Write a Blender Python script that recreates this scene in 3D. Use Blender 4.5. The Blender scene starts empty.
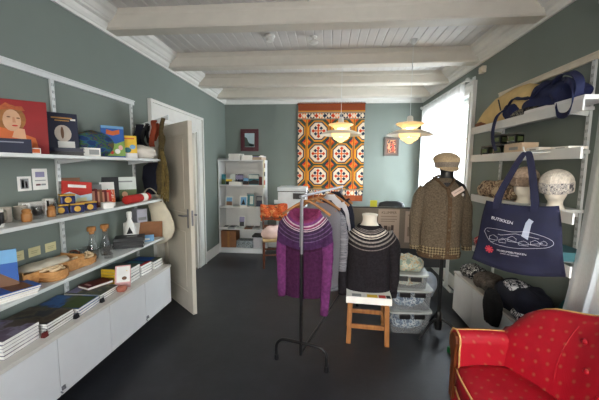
import bpy, bmesh, math, random
from math import sin, cos, pi, radians as R
from mathutils import Vector, Matrix, noise
random.seed(7)
S = bpy.context.scene
COL = S.collection

# ------------------------------------------------------------ materials
def lin(h):
    if isinstance(h, str):
        h = h.lstrip('#'); c = [int(h[i:i+2], 16)/255 for i in (0, 2, 4)]
        return tuple(((v+.055)/1.055)**2.4 if v > .04045 else v/12.92 for v in c)+(1,)
    return tuple(h)+(1,)

def base_mat(name):
    m = bpy.data.materials.new(name); m.use_nodes = True
    nt = m.node_tree; b = nt.nodes['Principled BSDF']
    return m, nt, b

def N(nt, t, **k):
    n = nt.nodes.new(t)
    for a, v in k.items(): setattr(n, a, v)
    return n

def ramp(nt, stops, interp='LINEAR'):
    r = N(nt, 'ShaderNodeValToRGB'); cr = r.color_ramp; cr.interpolation = interp
    cr.elements[0].position = stops[0][0]; cr.elements[0].color = lin(stops[0][1])
    cr.elements[1].position = stops[-1][0]; cr.elements[1].color = lin(stops[-1][1])
    for p, c in stops[1:-1]:
        e = cr.elements.new(p); e.color = lin(c)
    return r

def mat(name, col, rough=.6, metal=0, var=.06, scale=12, bump=0, bscale=60, trans=0, spec=.5, alpha=1):
    """plain surface: colour with a little procedural variation and optional fine bump"""
    m, nt, b = base_mat(name)
    tc = N(nt, 'ShaderNodeTexCoord'); no = N(nt, 'ShaderNodeTexNoise'); no.inputs['Scale'].default_value = scale
    nt.links.new(tc.outputs['Object'], no.inputs['Vector'])
    c = lin(col)
    lo = tuple(max(0, v*(1-var)) for v in c[:3]); hi = tuple(min(1, v*(1+var)) for v in c[:3])
    r = ramp(nt, [(.3, lo), (.7, hi)])
    nt.links.new(no.outputs['Fac'], r.inputs['Fac']); nt.links.new(r.outputs['Color'], b.inputs['Base Color'])
    b.inputs['Roughness'].default_value = rough; b.inputs['Metallic'].default_value = metal
    b.inputs['Transmission Weight'].default_value = trans
    b.inputs['Specular IOR Level'].default_value = spec; b.inputs['Alpha'].default_value = alpha
    if bump:
        n2 = N(nt, 'ShaderNodeTexNoise'); n2.inputs['Scale'].default_value = bscale
        bp = N(nt, 'ShaderNodeBump'); bp.inputs['Strength'].default_value = bump; bp.inputs['Distance'].default_value = .004
        nt.links.new(tc.outputs['Object'], n2.inputs['Vector']); nt.links.new(n2.outputs['Fac'], bp.inputs['Height'])
        nt.links.new(bp.outputs['Normal'], b.inputs['Normal'])
    return m

def wood(name, c1, c2, scale=6, rough=.45, axis='Z'):
    m, nt, b = base_mat(name)
    tc = N(nt, 'ShaderNodeTexCoord'); mp = N(nt, 'ShaderNodeMapping')
    s = {'X': (1, 9, 9), 'Y': (9, 1, 9), 'Z': (9, 9, 1)}[axis]; mp.inputs['Scale'].default_value = s
    no = N(nt, 'ShaderNodeTexNoise'); no.inputs['Scale'].default_value = scale; no.inputs['Detail'].default_value = 4
    r = ramp(nt, [(.3, c1), (.7, c2)])
    nt.links.new(tc.outputs['Object'], mp.inputs['Vector']); nt.links.new(mp.outputs['Vector'], no.inputs['Vector'])
    nt.links.new(no.outputs['Fac'], r.inputs['Fac']); nt.links.new(r.outputs['Color'], b.inputs['Base Color'])
    b.inputs['Roughness'].default_value = rough
    return m

def blotch(name, cols, scale=6, rough=.5, stretch=(1, 1, 1), seed=0, interp='CONSTANT', lo=.36, hi=.64):
    """printed picture or mixed knit: patches of several colours"""
    m, nt, b = base_mat(name)
    tc = N(nt, 'ShaderNodeTexCoord'); mp = N(nt, 'ShaderNodeMapping'); mp.inputs['Scale'].default_value = stretch
    mp.inputs['Location'].default_value = (seed*3.1, seed*1.7, seed*.9)
    no = N(nt, 'ShaderNodeTexNoise'); no.inputs['Scale'].default_value = scale; no.inputs['Detail'].default_value = 3
    n = len(cols)
    st = [(0 if i == 0 else lo+(hi-lo)*i/n, c) for i, c in enumerate(cols)]
    r = ramp(nt, st, interp)
    nt.links.new(tc.outputs['Object'], mp.inputs['Vector']); nt.links.new(mp.outputs['Vector'], no.inputs['Vector'])
    nt.links.new(no.outputs['Fac'], r.inputs['Fac']); nt.links.new(r.outputs['Color'], b.inputs['Base Color'])
    b.inputs['Roughness'].default_value = rough
    return m

def knit(name, col, centre=None, rings=None, span=.7, var=.25, scale=55, bump=.5, zband=None):
    """knitted wool; rings = colour bands at a distance from the neck centre, zband = patterned hem below a height"""
    m, nt, b = base_mat(name)
    tc = N(nt, 'ShaderNodeTexCoord')
    L = nt.links.new
    if rings:
        sub = N(nt, 'ShaderNodeVectorMath', operation='SUBTRACT'); sub.inputs[1].default_value = centre
        ln = N(nt, 'ShaderNodeVectorMath', operation='LENGTH')
        L(tc.outputs['Object'], sub.inputs[0]); L(sub.outputs[0], ln.inputs[0])
        dv = N(nt, 'ShaderNodeMath', operation='DIVIDE'); dv.inputs[1].default_value = span
        L(ln.outputs['Value'], dv.inputs[0])
        r = ramp(nt, [(p/span, c) for p, c in rings], 'CONSTANT'); L(dv.outputs[0], r.inputs['Fac']); out = r.outputs['Color']
    else:
        r = N(nt, 'ShaderNodeRGB'); r.outputs[0].default_value = lin(col); out = r.outputs[0]
    if zband:
        zt, ca, cb = zband
        ch = N(nt, 'ShaderNodeTexChecker'); ch.inputs['Color1'].default_value = lin(ca); ch.inputs['Color2'].default_value = lin(cb); ch.inputs['Scale'].default_value = 1
        mp = N(nt, 'ShaderNodeMapping'); mp.inputs['Rotation'].default_value = (0, R(45), 0); mp.inputs['Scale'].default_value = (58, .01, 58)
        L(tc.outputs['Object'], mp.inputs['Vector']); L(mp.outputs['Vector'], ch.inputs['Vector'])
        sx = N(nt, 'ShaderNodeSeparateXYZ'); L(tc.outputs['Object'], sx.inputs[0])
        lt = N(nt, 'ShaderNodeMath', operation='LESS_THAN'); lt.inputs[1].default_value = zt; L(sx.outputs['Z'], lt.inputs[0])
        mx = N(nt, 'ShaderNodeMix', data_type='RGBA'); L(lt.outputs[0], mx.inputs['Factor']); L(out, mx.inputs['A']); L(ch.outputs['Color'], mx.inputs['B'])
        out = mx.outputs['Result']
    no = N(nt, 'ShaderNodeTexNoise'); no.inputs['Scale'].default_value = scale
    L(tc.outputs['Object'], no.inputs['Vector'])
    hs = N(nt, 'ShaderNodeHueSaturation'); mr = N(nt, 'ShaderNodeMapRange')
    mr.inputs['From Min'].default_value = .3; mr.inputs['From Max'].default_value = .7; mr.inputs['To Min'].default_value = 1-var; mr.inputs['To Max'].default_value = 1+var
    L(no.outputs['Fac'], mr.inputs['Value']); L(mr.outputs[0], hs.inputs['Value']); L(out, hs.inputs['Color'])
    L(hs.outputs[0], b.inputs['Base Color'])
    w = N(nt, 'ShaderNodeTexWave'); w.inputs['Scale'].default_value = 28; w.inputs['Distortion'].default_value = 1.5
    L(tc.outputs['Object'], w.inputs['Vector'])
    bp = N(nt, 'ShaderNodeBump'); bp.inputs['Strength'].default_value = bump; bp.inputs['Distance'].default_value = .004
    L(w.outputs['Fac'], bp.inputs['Height']); L(bp.outputs['Normal'], b.inputs['Normal'])
    b.inputs['Roughness'].default_value = .95; b.inputs['Specular IOR Level'].default_value = .15
    return m

def glass(name, tint='#ffffff', rough=.03):
    m, nt, b = base_mat(name)
    L = nt.links.new
    tr = N(nt, 'ShaderNodeBsdfTransparent'); tr.inputs[0].default_value = lin(tint)
    gl = N(nt, 'ShaderNodeBsdfGlossy'); gl.inputs['Roughness'].default_value = rough
    fr = N(nt, 'ShaderNodeLayerWeight'); fr.inputs['Blend'].default_value = .25
    no = N(nt, 'ShaderNodeTexNoise'); ml = N(nt, 'ShaderNodeMath', operation='MULTIPLY'); ad = N(nt, 'ShaderNodeMath', operation='MULTIPLY_ADD')
    L(fr.outputs['Facing'], ml.inputs[0]); ml.inputs[1].default_value = .35
    L(no.outputs['Fac'], ad.inputs[0]); ad.inputs[1].default_value = .05; L(ml.outputs[0], ad.inputs[2])
    mx = N(nt, 'ShaderNodeMixShader'); L(ad.outputs[0], mx.inputs[0]); L(tr.outputs[0], mx.inputs[1]); L(gl.outputs[0], mx.inputs[2])
    L(mx.outputs[0], nt.nodes['Material Output'].inputs['Surface'])
    return m

def sheer(name, col, through=.35, grid=90):
    m, nt, b = base_mat(name); L = nt.links.new
    tr = N(nt, 'ShaderNodeBsdfTransparent'); tl = N(nt, 'ShaderNodeBsdfTranslucent'); df = N(nt, 'ShaderNodeBsdfDiffuse')
    tl.inputs[0].default_value = lin(col); df.inputs[0].default_value = lin(col)
    no = N(nt, 'ShaderNodeTexNoise'); no.inputs['Scale'].default_value = grid
    mr = N(nt, 'ShaderNodeMapRange'); mr.inputs['To Min'].default_value = through-.08; mr.inputs['To Max'].default_value = through+.08
    L(no.outputs['Fac'], mr.inputs['Value'])
    m1 = N(nt, 'ShaderNodeMixShader'); m1.inputs[0].default_value = .4; L(tl.outputs[0], m1.inputs[1]); L(df.outputs[0], m1.inputs[2])
    m2 = N(nt, 'ShaderNodeMixShader'); L(mr.outputs[0], m2.inputs[0]); L(m1.outputs[0], m2.inputs[1]); L(tr.outputs[0], m2.inputs[2])
    L(m2.outputs[0], nt.nodes['Material Output'].inputs['Surface'])
    return m

def glow(name, col, strength):
    m, nt, b = base_mat(name)
    b.inputs['Base Color'].default_value = lin(col); b.inputs['Emission Color'].default_value = lin(col); b.inputs['Emission Strength'].default_value = strength
    return m

# ------------------------------------------------------------ mesh helpers
def BM(): return bmesh.new()
def xf(loc=(0, 0, 0), rot=(0, 0, 0), scale=(1, 1, 1)):
    from mathutils import Euler
    return Matrix.Translation(loc) @ Euler(rot).to_matrix().to_4x4() @ Matrix.Diagonal(tuple(scale)+(1,))

def box(bm, x0, x1, y0, y1, z0, z1, M=None, mi=0, bev=0):
    r = bmesh.ops.create_cube(bm, size=1, matrix=Matrix.Translation(((x0+x1)/2, (y0+y1)/2, (z0+z1)/2)) @ Matrix.Diagonal((abs(x1-x0), abs(y1-y0), abs(z1-z0), 1)))
    vs = r['verts']
    if bev:
        es = list({e for v in vs for e in v.link_edges})
        rr = bmesh.ops.bevel(bm, geom=es, offset=bev, segments=2, affect='EDGES', profile=.6)
        vs = list({v for f in rr['faces'] for v in f.verts} | {v for v in vs if v.is_valid})
    if M is not None: bmesh.ops.transform(bm, matrix=M, verts=vs)
    if mi:
        for v in vs:
            for f in v.link_faces: f.material_index = mi
    return vs

def lathe(bm, prof, n=24, c=(0, 0, 0), mi=0, M=None, close=False):
    rings = []
    for r, z in prof:
        ring = []
        for i in range(n):
            a = 2*pi*i/n
            p = Vector((c[0]+r*cos(a), c[1]+r*sin(a), c[2]+z))
            if M is not None: p = M @ p
            ring.append(bm.verts.new(p))
        rings.append(ring)
    k = len(rings)
    for j in range(k if close else k-1):
        a, b = rings[j], rings[(j+1) % k]
        for i in range(n):
            f = bm.faces.new((a[i], a[(i+1) % n], b[(i+1) % n], b[i])); f.material_index = mi
    if not close:
        for ring, rr in ((rings[0], prof[0][0]), (rings[-1], prof[-1][0])):
            if rr > 1e-6:
                try: f = bm.faces.new(ring); f.material_index = mi
                except ValueError: pass
    return rings

def loft(bm, secs, cap=True, mi=0, closed=True):
    rings = [[bm.verts.new(p) for p in s] for s in secs]; n = len(rings[0])
    for a, b in zip(rings, rings[1:]):
        for i in range(n if closed else n-1):
            f = bm.faces.new((a[i], a[(i+1) % n], b[(i+1) % n], b[i])); f.material_index = mi
    if cap:
        for r in (rings[0], rings[-1]):
            f = bm.faces.new(r); f.material_index = mi
    return rings

def ell(c, rx, ry, n=24, p=2.0):
    out = []
    for i in range(n):
        a = 2*pi*i/n; ca, sa = cos(a), sin(a)
        out.append(Vector((c[0]+rx*math.copysign(abs(ca)**(2/p), ca), c[1]+ry*math.copysign(abs(sa)**(2/p), sa), c[2])))
    return out

def smoothpath(pts, sub=6):
    pts = [Vector(p) for p in pts]; out = []
    P = [pts[0]*2-pts[1]]+pts+[pts[-1]*2-pts[-2]]
    for i in range(1, len(P)-2):
        for k in range(sub):
            t = k/sub; a, b, c, d = P[i-1], P[i], P[i+1], P[i+2]
            out.append(.5*((2*b)+(c-a)*t+(2*a-5*b+4*c-d)*t*t+(3*b-a-3*c+d)*t**3))
    out.append(pts[-1]); return out

def tube(bm, pts, r, n=10, mi=0, flat=1, up=(0, 0, 1), cap=True):
    """r: radius or list; flat: second radius ratio"""
    pts = [Vector(p) for p in pts]; secs = []; u = Vector(up); prev = None
    for i, p in enumerate(pts):
        t = (pts[min(i+1, len(pts)-1)]-pts[max(i-1, 0)]).normalized()
        if prev is None:
            s = t.cross(u)
            if s.length < 1e-3: s = t.cross(Vector((1, 0, 0)))
        else: s = prev-t*prev.dot(t)
        s.normalize(); prev = s; v = s.cross(t)
        rr = r[min(i, len(r)-1)] if isinstance(r, (list, tuple)) else r
        secs.append([p+s*rr*cos(2*pi*k/n)+v*rr*flat*sin(2*pi*k/n) for k in range(n)])
    return loft(bm, secs, cap, mi)

def ribbon(bm, pts, side, w, t=.003, mi=0):
    pts = [Vector(p) for p in pts]; s = Vector(side).normalized(); secs = []
    for i, p in enumerate(pts):
        d = (pts[min(i+1, len(pts)-1)]-pts[max(i-1, 0)]).normalized(); nn = d.cross(s)
        if nn.length < 1e-4: nn = Vector((0, 0, 1))
        nn.normalize()
        secs.append([p-s*w/2-nn*t/2, p+s*w/2-nn*t/2, p+s*w/2+nn*t/2, p-s*w/2+nn*t/2])
    return loft(bm, secs, True, mi)

def prism(bm, poly, vec, mi=0):
    """extrude polygon (3-D points) along vec"""
    a = [bm.verts.new(p) for p in poly]; b = [bm.verts.new(Vector(p)+Vector(vec)) for p in poly]; n = len(a)
    fs = [bm.faces.new(a), bm.faces.new(b[::-1])]+[bm.faces.new((a[i], b[i], b[(i+1) % n], a[(i+1) % n])) for i in range(n)]
    for f in fs: f.material_index = mi
    return a+b

def wobble(bm, amp, sc, seed=0, zamp=1, verts=None):
    for v in (verts or bm.verts):
        q = noise.noise_vector(v.co*sc+Vector((seed*7.3, seed*3.1, seed)))
        v.co += Vector((q.x*amp, q.y*amp, q.z*amp*zamp))

def heap_bm(lx, ly, h, seed=0, amp=.25, sc=9, sub=4, M=None, flatb=True):
    """a crumpled pile of cloth with folds, resting on z=0"""
    bm = BM(); bmesh.ops.create_icosphere(bm, subdivisions=sub, radius=1)
    o = Vector((seed*5.1, seed*2.3, seed*1.1))
    for v in bm.verts:
        p = v.co.copy(); q = Vector((math.copysign(abs(p.x)**.75, p.x)*lx/2, math.copysign(abs(p.y)**.75, p.y)*ly/2, p.z*h/2))
        a = noise.noise(q*sc+o); b_ = 1-abs(noise.noise(q*sc*1.9+o))*2
        k = 1+amp*(a+.5*b_)
        v.co = Vector((q.x*(1+amp*.6*a), q.y*(1+amp*.6*noise.noise(q*sc*.8-o)), q.z*k+h/2))
        if flatb and v.co.z < h*.1: v.co.z = h*.02+max(0, v.co.z)*.1
    if M is not None: bmesh.ops.transform(bm, matrix=M, verts=bm.verts)
    return bm

def obj(name, bm, m, parent=None, loc=(0, 0, 0), rot=(0, 0, 0), smooth=False, sub=0, label=None):
    bmesh.ops.recalc_face_normals(bm, faces=bm.faces)
    me = bpy.data.meshes.new(name); bm.to_mesh(me); bm.free()
    for x in (m if isinstance(m, (list, tuple)) else [m]): me.materials.append(x)
    if smooth:
        for p in me.polygons: p.use_smooth = True
    o = bpy.data.objects.new(name, me); COL.objects.link(o); o.location = loc; o.rotation_euler = rot
    if parent: o.parent = parent
    if smooth == 'auto':
        md = o.modifiers.new('edges', 'EDGE_SPLIT'); md.split_angle = R(40)
    if sub:
        md = o.modifiers.new('sub', 'SUBSURF'); md.levels = sub; md.render_levels = sub
    if label: o['label'] = label
    return o

def tag(o, label, cat, group=None):
    o['label'] = label; o['category'] = cat
    if group: o['group'] = group
    return o
def thing(name, label, cat, loc=(0, 0, 0), rz=0, group=None, rot=None):
    o = bpy.data.objects.new(name, None); COL.objects.link(o); o.location = loc; o.rotation_euler = rot or (0, 0, rz)
    o.empty_display_size = .05
    return tag(o, label, cat, group)
def struct(name, bm, m, parent=None, smooth=False, label=None):
    o = obj(name, bm, m, parent, smooth=smooth)
    if not parent: o['kind'] = 'structure'
    if label: o['label'] = label
    return o
def copy_tree(o, parent=None):
    c = o.copy(); COL.objects.link(c); c.parent = parent
    for ch in o.children: copy_tree(ch, c)
    return c

def text(name, body, size, m, parent, M, ext=.0006):
    """lettering as mesh, matrix M places it (text lies in XY, facing +Z)"""
    cu = bpy.data.curves.new(name, 'FONT'); cu.body = body; cu.size = size; cu.extrude = ext; cu.align_x = 'CENTER'; cu.align_y = 'CENTER'
    t = bpy.data.objects.new(name, cu); COL.objects.link(t)
    dg = bpy.context.evaluated_depsgraph_get(); me = bpy.data.meshes.new_from_object(t.evaluated_get(dg))
    bpy.data.objects.remove(t); me.transform(M); me.materials.clear(); me.materials.append(m)
    o = bpy.data.objects.new(name, me); COL.objects.link(o); o.parent = parent
    return o

# ------------------------------------------------------------ palette
WALLG = mat('painted_wall_green', '#737c75', .75, var=.03, scale=3)
WHITE = mat('white_paint', '#d8d6cf', .45, var=.03)
CEILW = mat('ceiling_paint', '#cbc7c2', .55, var=.03)
BEAMW = mat('beam_paint', '#c9c2b4', .55, var=.03)
LAM = mat('white_laminate', '#dcdcdb', .35, var=.015)
LAMTOP = mat('pale_laminate_top', '#cfc9c0', .35, var=.03)
SHELFW = mat('shelf_laminate', '#d3d5d2', .4, var=.02)
METW = mat('white_metal', '#cfd2d0', .35, var=.02)
SLOT = mat('slot_dark', '#6e7471', .6)
CHROME = mat('chrome', '#85858a', .45, .7)
BLACK = mat('black_metal', '#0c0c0e', .35)
BLKP = mat('black_plastic', '#111114', .4)
PAPER = mat('paper', '#e9e6df', .7, var=.04)
PAGES = mat('page_edges', '#ded9cd', .8, var=.12, scale=200)
NAVY = mat('navy_cloth', '#182047', .85, var=.25, scale=10, bump=.4)
NAVYD = mat('dark_navy_cloth', '#0d1022', .9, var=.3, scale=14, bump=.4)
IVORY = mat('ivory_mannequin', '#e0d9cb', .5)
CREAM = mat('cream_canvas', '#d9d0ba', .85, var=.08, bump=.3)
YEL = mat('pale_yellow_canvas', '#d6b77c', .85, var=.08, bump=.3)
GOLD = mat('gold_print', '#c79a3c', .4, .3)
CORK = mat('cork', '#a9743f', .8, var=.2, scale=60)
GLS = glass('clear_glass')
PLASTIC = sheer('clear_plastic', '#dfe3e6', .80, 4)
ORANGEW = wood('honey_wood', '#85522a', '#a8713c', 4, .4)
DARKW = wood('dark_wood', '#43200f', '#6b361a', 4, .35)
BIRCH = wood('birch_bark', '#a8743f', '#c9965c', 6, .6, 'X')

# ------------------------------------------------------------ room
XL, XR, YB, YF, ZC = -1.984, 1.697, 6.0, -1.6, 2.94
# floor: dark speckled linoleum
m, nt, b = base_mat('dark_linoleum')
tc = N(nt, 'ShaderNodeTexCoord'); no = N(nt, 'ShaderNodeTexNoise'); no.inputs['Scale'].default_value = 4; no.inputs['Detail'].default_value = 8
no.inputs['Roughness'].default_value = .7
r = ramp(nt, [(.3, '#1e1f23'), (.55, '#27282c'), (.75, '#303136')]); nt.links.new(tc.outputs['Object'], no.inputs['Vector']); nt.links.new(no.outputs['Fac'], r.inputs['Fac'])
nt.links.new(r.outputs['Color'], b.inputs['Base Color']); b.inputs['Roughness'].default_value = .42
bp = N(nt, 'ShaderNodeBump'); bp.inputs['Strength'].default_value = .15; bp.inputs['Distance'].default_value = .003
n3 = N(nt, 'ShaderNodeTexNoise'); n3.inputs['Scale'].default_value = 30; nt.links.new(tc.outputs['Object'], n3.inputs['Vector']); nt.links.new(n3.outputs['Fac'], bp.inputs['Height']); nt.links.new(bp.outputs['Normal'], b.inputs['Normal'])
LINO = m
bm = BM(); box(bm, XL-1.6, XR+.2, YF-.2, YB+.2, -.1, 0); struct('floor', bm, LINO)

# ceiling: tongue-and-groove boards running along the room
bm = BM(); w = .092; x = XL-.02
while x < XR+.02:
    prism(bm, [(x, YF, ZC+.03), (x, YF, ZC+.006), (x+.008, YF, ZC), (x+w-.008, YF, ZC), (x+w, YF, ZC+.006), (x+w, YF, ZC+.03)], (0, YB-YF, 0)); x += w
box(bm, XL-.2, XR+.2, YF-.2, YB+.2, ZC+.03, ZC+.12)
struct('ceiling', bm, CEILW)

def wall_with_holes(name, x0, x1, holes, y0=YF-.15, y1=YB+.15, ztop=ZC+.05, m=WALLG):
    """wall parallel to Y; holes = [(ya, yb, za, zb)] sorted by y"""
    bm = BM(); y = y0
    for ya, yb, za, zb in holes:
        box(bm, x0, x1, y, ya, 0, ztop)
        if za > 0: box(bm, x0, x1, ya, yb, 0, za)
        box(bm, x0, x1, ya, yb, zb, ztop); y = yb
    box(bm, x0, x1, y, y1, 0, ztop)
    return struct(name, bm, m)
DY0, DY1, DZ = 3.62, 4.56, 2.08
wall_with_holes('wall_left', XL-.18, XL, [(DY0-.02, DY1+.04, 0, DZ+.02)])
WIN1 = (4.04, 5.74, .85, 2.46); WIN2 = (.55, 1.78, .80, 2.30)
wall_with_holes('wall_right', XR, XR+.22, [WIN2, WIN1])
bm = BM(); box(bm, XL-.18, XR+.22, YB, YB+.15, 0, ZC+.05); struct('wall_back', bm, WALLG)
# wall behind the camera with an unseen window added for fill light
bm = BM(); FW = (-1.2, .9, .9, 2.35)
box(bm, XL-.18, FW[0], YF-.15, YF, 0, ZC+.05); box(bm, FW[1], XR+.22, YF-.15, YF, 0, ZC+.05)
box(bm, FW[0], FW[1], YF-.15, YF, 0, FW[2]); box(bm, FW[0], FW[1], YF-.15, YF, FW[3], ZC+.05)
struct('wall_front', bm, WALLG)

# corridor beyond the open door
CORW = mat('corridor_paint', '#dad7cd', .6, var=.02)
bm = BM(); box(bm, -3.5, -3.4, 2.2, 6.15, 0, 2.9); struct('wall_corridor', bm, CORW)
bm = BM(); box(bm, -3.4, XL-.18, 2.2, 2.3, 0, 2.9); box(bm, -3.4, XL-.18, 5.95, 6.05, 0, 2.9); struct('wall_corridor_ends', bm, CORW)
bm = BM(); box(bm, -3.4, XL-.18, 2.2, 6.0, 2.8, 2.9); struct('ceiling_corridor', bm, CORW)

# beams (trim) and cornices
yb_ = [-.35, .68, 1.70, 2.72, 3.80, 4.68, 5.48]
for i, y in enumerate(yb_):
    bm = BM()
    prism(bm, [(XL, y-.012, ZC+.01), (XL, y-.012, 2.90), (XL, y, 2.885), (XL, y, 2.79), (XL, y+.012, 2.775), (XL, y+.15, 2.775), (XL, y+.162, 2.79), (XL, y+.162, 2.885), (XL, y+.174, 2.9), (XL, y+.174, ZC+.01)], (XR-XL, 0, 0))
    struct('trim_%d' % (i+1), bm, BEAMW)
def cornice(name, side):
    bm = BM(); pr = [(0, 2.755), (.018, 2.755), (.022, 2.775), (.03, 2.78), (.045, 2.80), (.05, 2.825), (.075, 2.835), (.08, 2.85), (.09, 2.855), (.115, 2.885), (.14, 2.9), (.15, 2.93), (.15, ZC+.01), (0, ZC+.01)]
    if side == 'l': prism(bm, [(XL+a, YF, z) for a, z in pr], (0, YB-YF, 0))
    if side == 'r': prism(bm, [(XR-a, YF, z) for a, z in pr], (0, YB-YF, 0))
    if side == 'b': prism(bm, [(XL, YB-a, z) for a, z in pr], (XR-XL, 0, 0))
    struct(name, bm, WHITE)
cornice('trim_8', 'l'); cornice('trim_9', 'r'); cornice('trim_10', 'b')

def bboard(name, x0, x1, y0, y1):
    bm = BM(); box(bm, x0, x1, y0, y1, 0, .15); box(bm, x0, x1, y0, y1, .15, .165, bev=.004)
    struct(name, bm, WHITE)
bboard('baseboard_left', XL, XL+.022, 4.87, YB); bboard('baseboard_left_near', XL, XL+.022, YF, 3.37)
bboard('baseboard_back', XL, XR, YB-.022, YB); bboard('baseboard_right', XR-.022, XR, YF, YB)

# door surround on the left wall: wide stepped architrave
def architrave(name, X, s, y0, y1, zt, w=.22, zb=0, m=WHITE, top_extra=0):
    """s = +1 projects to +x from the wall plane X"""
    bm = BM()
    steps = [(0, .03, .03), (.03, .055, .018), (.055, w-.05, .026), (w-.05, w-.035, .018), (w-.035, w, .04)]
    for a, b_, d in steps:
        xx = sorted((X, X+s*d))
        box(bm, xx[0], xx[1], y0-b_, y0-a, zb, zt+a); box(bm, xx[0], xx[1], y1+a, y1+b_, zb, zt+a)
        box(bm, xx[0], xx[1], y0-b_, y1+b_, zt+a, zt+b_)
    return struct(name, bm, m)
architrave('trim_11', XL, 1, 3.60, 4.60, 2.09, w=.235)
bm = BM(); box(bm, XL-.18, XL+.005, DY1, DY1+.04, 0, DZ+.02); box(bm, XL-.18, XL+.005, DY0-.02, DY0, 0, DZ+.02); box(bm, XL-.18, XL+.005, DY0, DY1, DZ-.012, DZ+.02)
box(bm, XL-.12, XL-.10, DY1-.015, DY1, 0, DZ-.012)
struct('trim_12', bm, WHITE)
bm = BM(); box(bm, XL-.18, XL, DY0, DY1, 0, .02, bev=.004); struct('trim_13', bm, wood('threshold_wood', '#5b5148', '#7a6d60'))

# the open door leaf
DOORW = mat('door_paint', '#d2c9b9', .4, var=.03)
dr = bpy.data.objects.new('door_1', None); COL.objects.link(dr); dr.location = (XL+.02, 3.60, .012); dr['kind'] = 'structure'
dr.rotation_euler = (0, 0, math.atan2(3.09-3.60, -1.39-XL-.02))
LW, LT, LH = .775, .042, 2.03
bm = BM()
box(bm, 0, LW, -LT/2+.008, LT/2-.008, 0, LH)
for s in (-1, 1):
    ya, yb2 = (LT/2-.008, LT/2) if s > 0 else (-LT/2, -LT/2+.008)
    for x0, x1, z0, z1 in ((0, .11, 0, LH), (LW-.11, LW, 0, LH), (.11, LW-.11, 0, .22), (.11, LW-.11, .92, 1.08), (.11, LW-.11, LH-.13, LH)):
        box(bm, x0, x1, ya, yb2, z0, z1)
dl = obj('door_leaf', bm, DOORW, dr)
for z0, z1 in ((.22, .92), (1.08, LH-.13)):
    bm = BM()
    for s in (-1, 1): box(bm, .15, LW-.15, *sorted((s*(LT/2-.008), s*(LT/2-.001))), z0+.045, z1-.045, bev=.003)
    obj('door_panel', bm, DOORW, dl)
bm = BM()
for s in (-1, 1):
    box(bm, LW-.075, LW-.04, *sorted((s*LT/2, s*(LT/2+.004))), .93, 1.13, bev=.0015)
    tube(bm, [(LW-.058, s*LT/2, 1.06), (LW-.058, s*(LT/2+.05), 1.06)], .008)
    tube(bm, smoothpath([(LW-.058, s*(LT/2+.05), 1.06), (LW-.1, s*(LT/2+.054), 1.06), (LW-.17, s*(LT/2+.05), 1.055)], 3), .009)
box(bm, LW, LW+.002, -.01, .01, .96, 1.12); box(bm, LW, LW+.012, -.006, .006, 1.05, 1.07)
obj('door_handle', bm, CHROME, dr, smooth='auto')

# windows
def window(name, X, y0, y1, z0, z1, mull=1):
    root = bpy.data.objects.new(name, None); COL.objects.link(root); root.location = (X, (y0+y1)/2, z0); root['kind'] = 'structure'
    bm = BM(); h = z1-z0; a = (y1-y0)/2; t = .06
    for q in ((-a, a, 0, t), (-a, a, h-t, h), (-a, -a+t, t, h-t), (a-t, a, t, h-t)): box(bm, .08, .13, *q)
    for k in range(mull):
        yy = -a+2*a*(k+1)/(mull+1); box(bm, .08, .13, yy-.035, yy+.035, t, h-t)
    box(bm, .085, .125, -a+t, a-t, h*.68, h*.68+.04)
    obj('window_frame', bm, WHITE, root)
    bm = BM(); box(bm, .10, .105, -a+t, a-t, t, h-t); obj('window_pane', bm, GLS, root)
    bm = BM(); box(bm, -.05, .08, -a-.02, a+.02, -.03, 0, bev=.005); obj('window_sill', bm, WHITE, root)
    return root
window('window_1', XR, *WIN1); window('window_2', XR, *WIN2)
architrave('trim_14', XR, -1, WIN1[0]-.01, WIN1[1]+.01, WIN1[3], w=.14, zb=WIN1[2]-.03)
architrave('trim_15', XR, -1, WIN2[0]-.01, WIN2[1]+.01, WIN2[3], w=.12, zb=WIN2[2]-.03)
# unseen window added behind the camera to let in fill light
root = bpy.data.objects.new('added_window', None); COL.objects.link(root); root.location = ((FW[0]+FW[1])/2, YF, FW[2]); root['kind'] = 'structure'
bm = BM(); a = (FW[1]-FW[0])/2; h = FW[3]-FW[2]; t = .07
for q in ((-a, a, 0, t), (-a, a, h-t, h), (-a, -a+t, t, h-t), (a-t, a, t, h-t), (-.04, .04, t, h-t)): box(bm, q[0], q[1], -.11, -.05, q[2], q[3])
obj('window_frame', bm, WHITE, root)
bm = BM(); box(bm, -a+t, a-t, -.085, -.08, t, h-t); obj('window_pane', bm, GLS, root)

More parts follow.
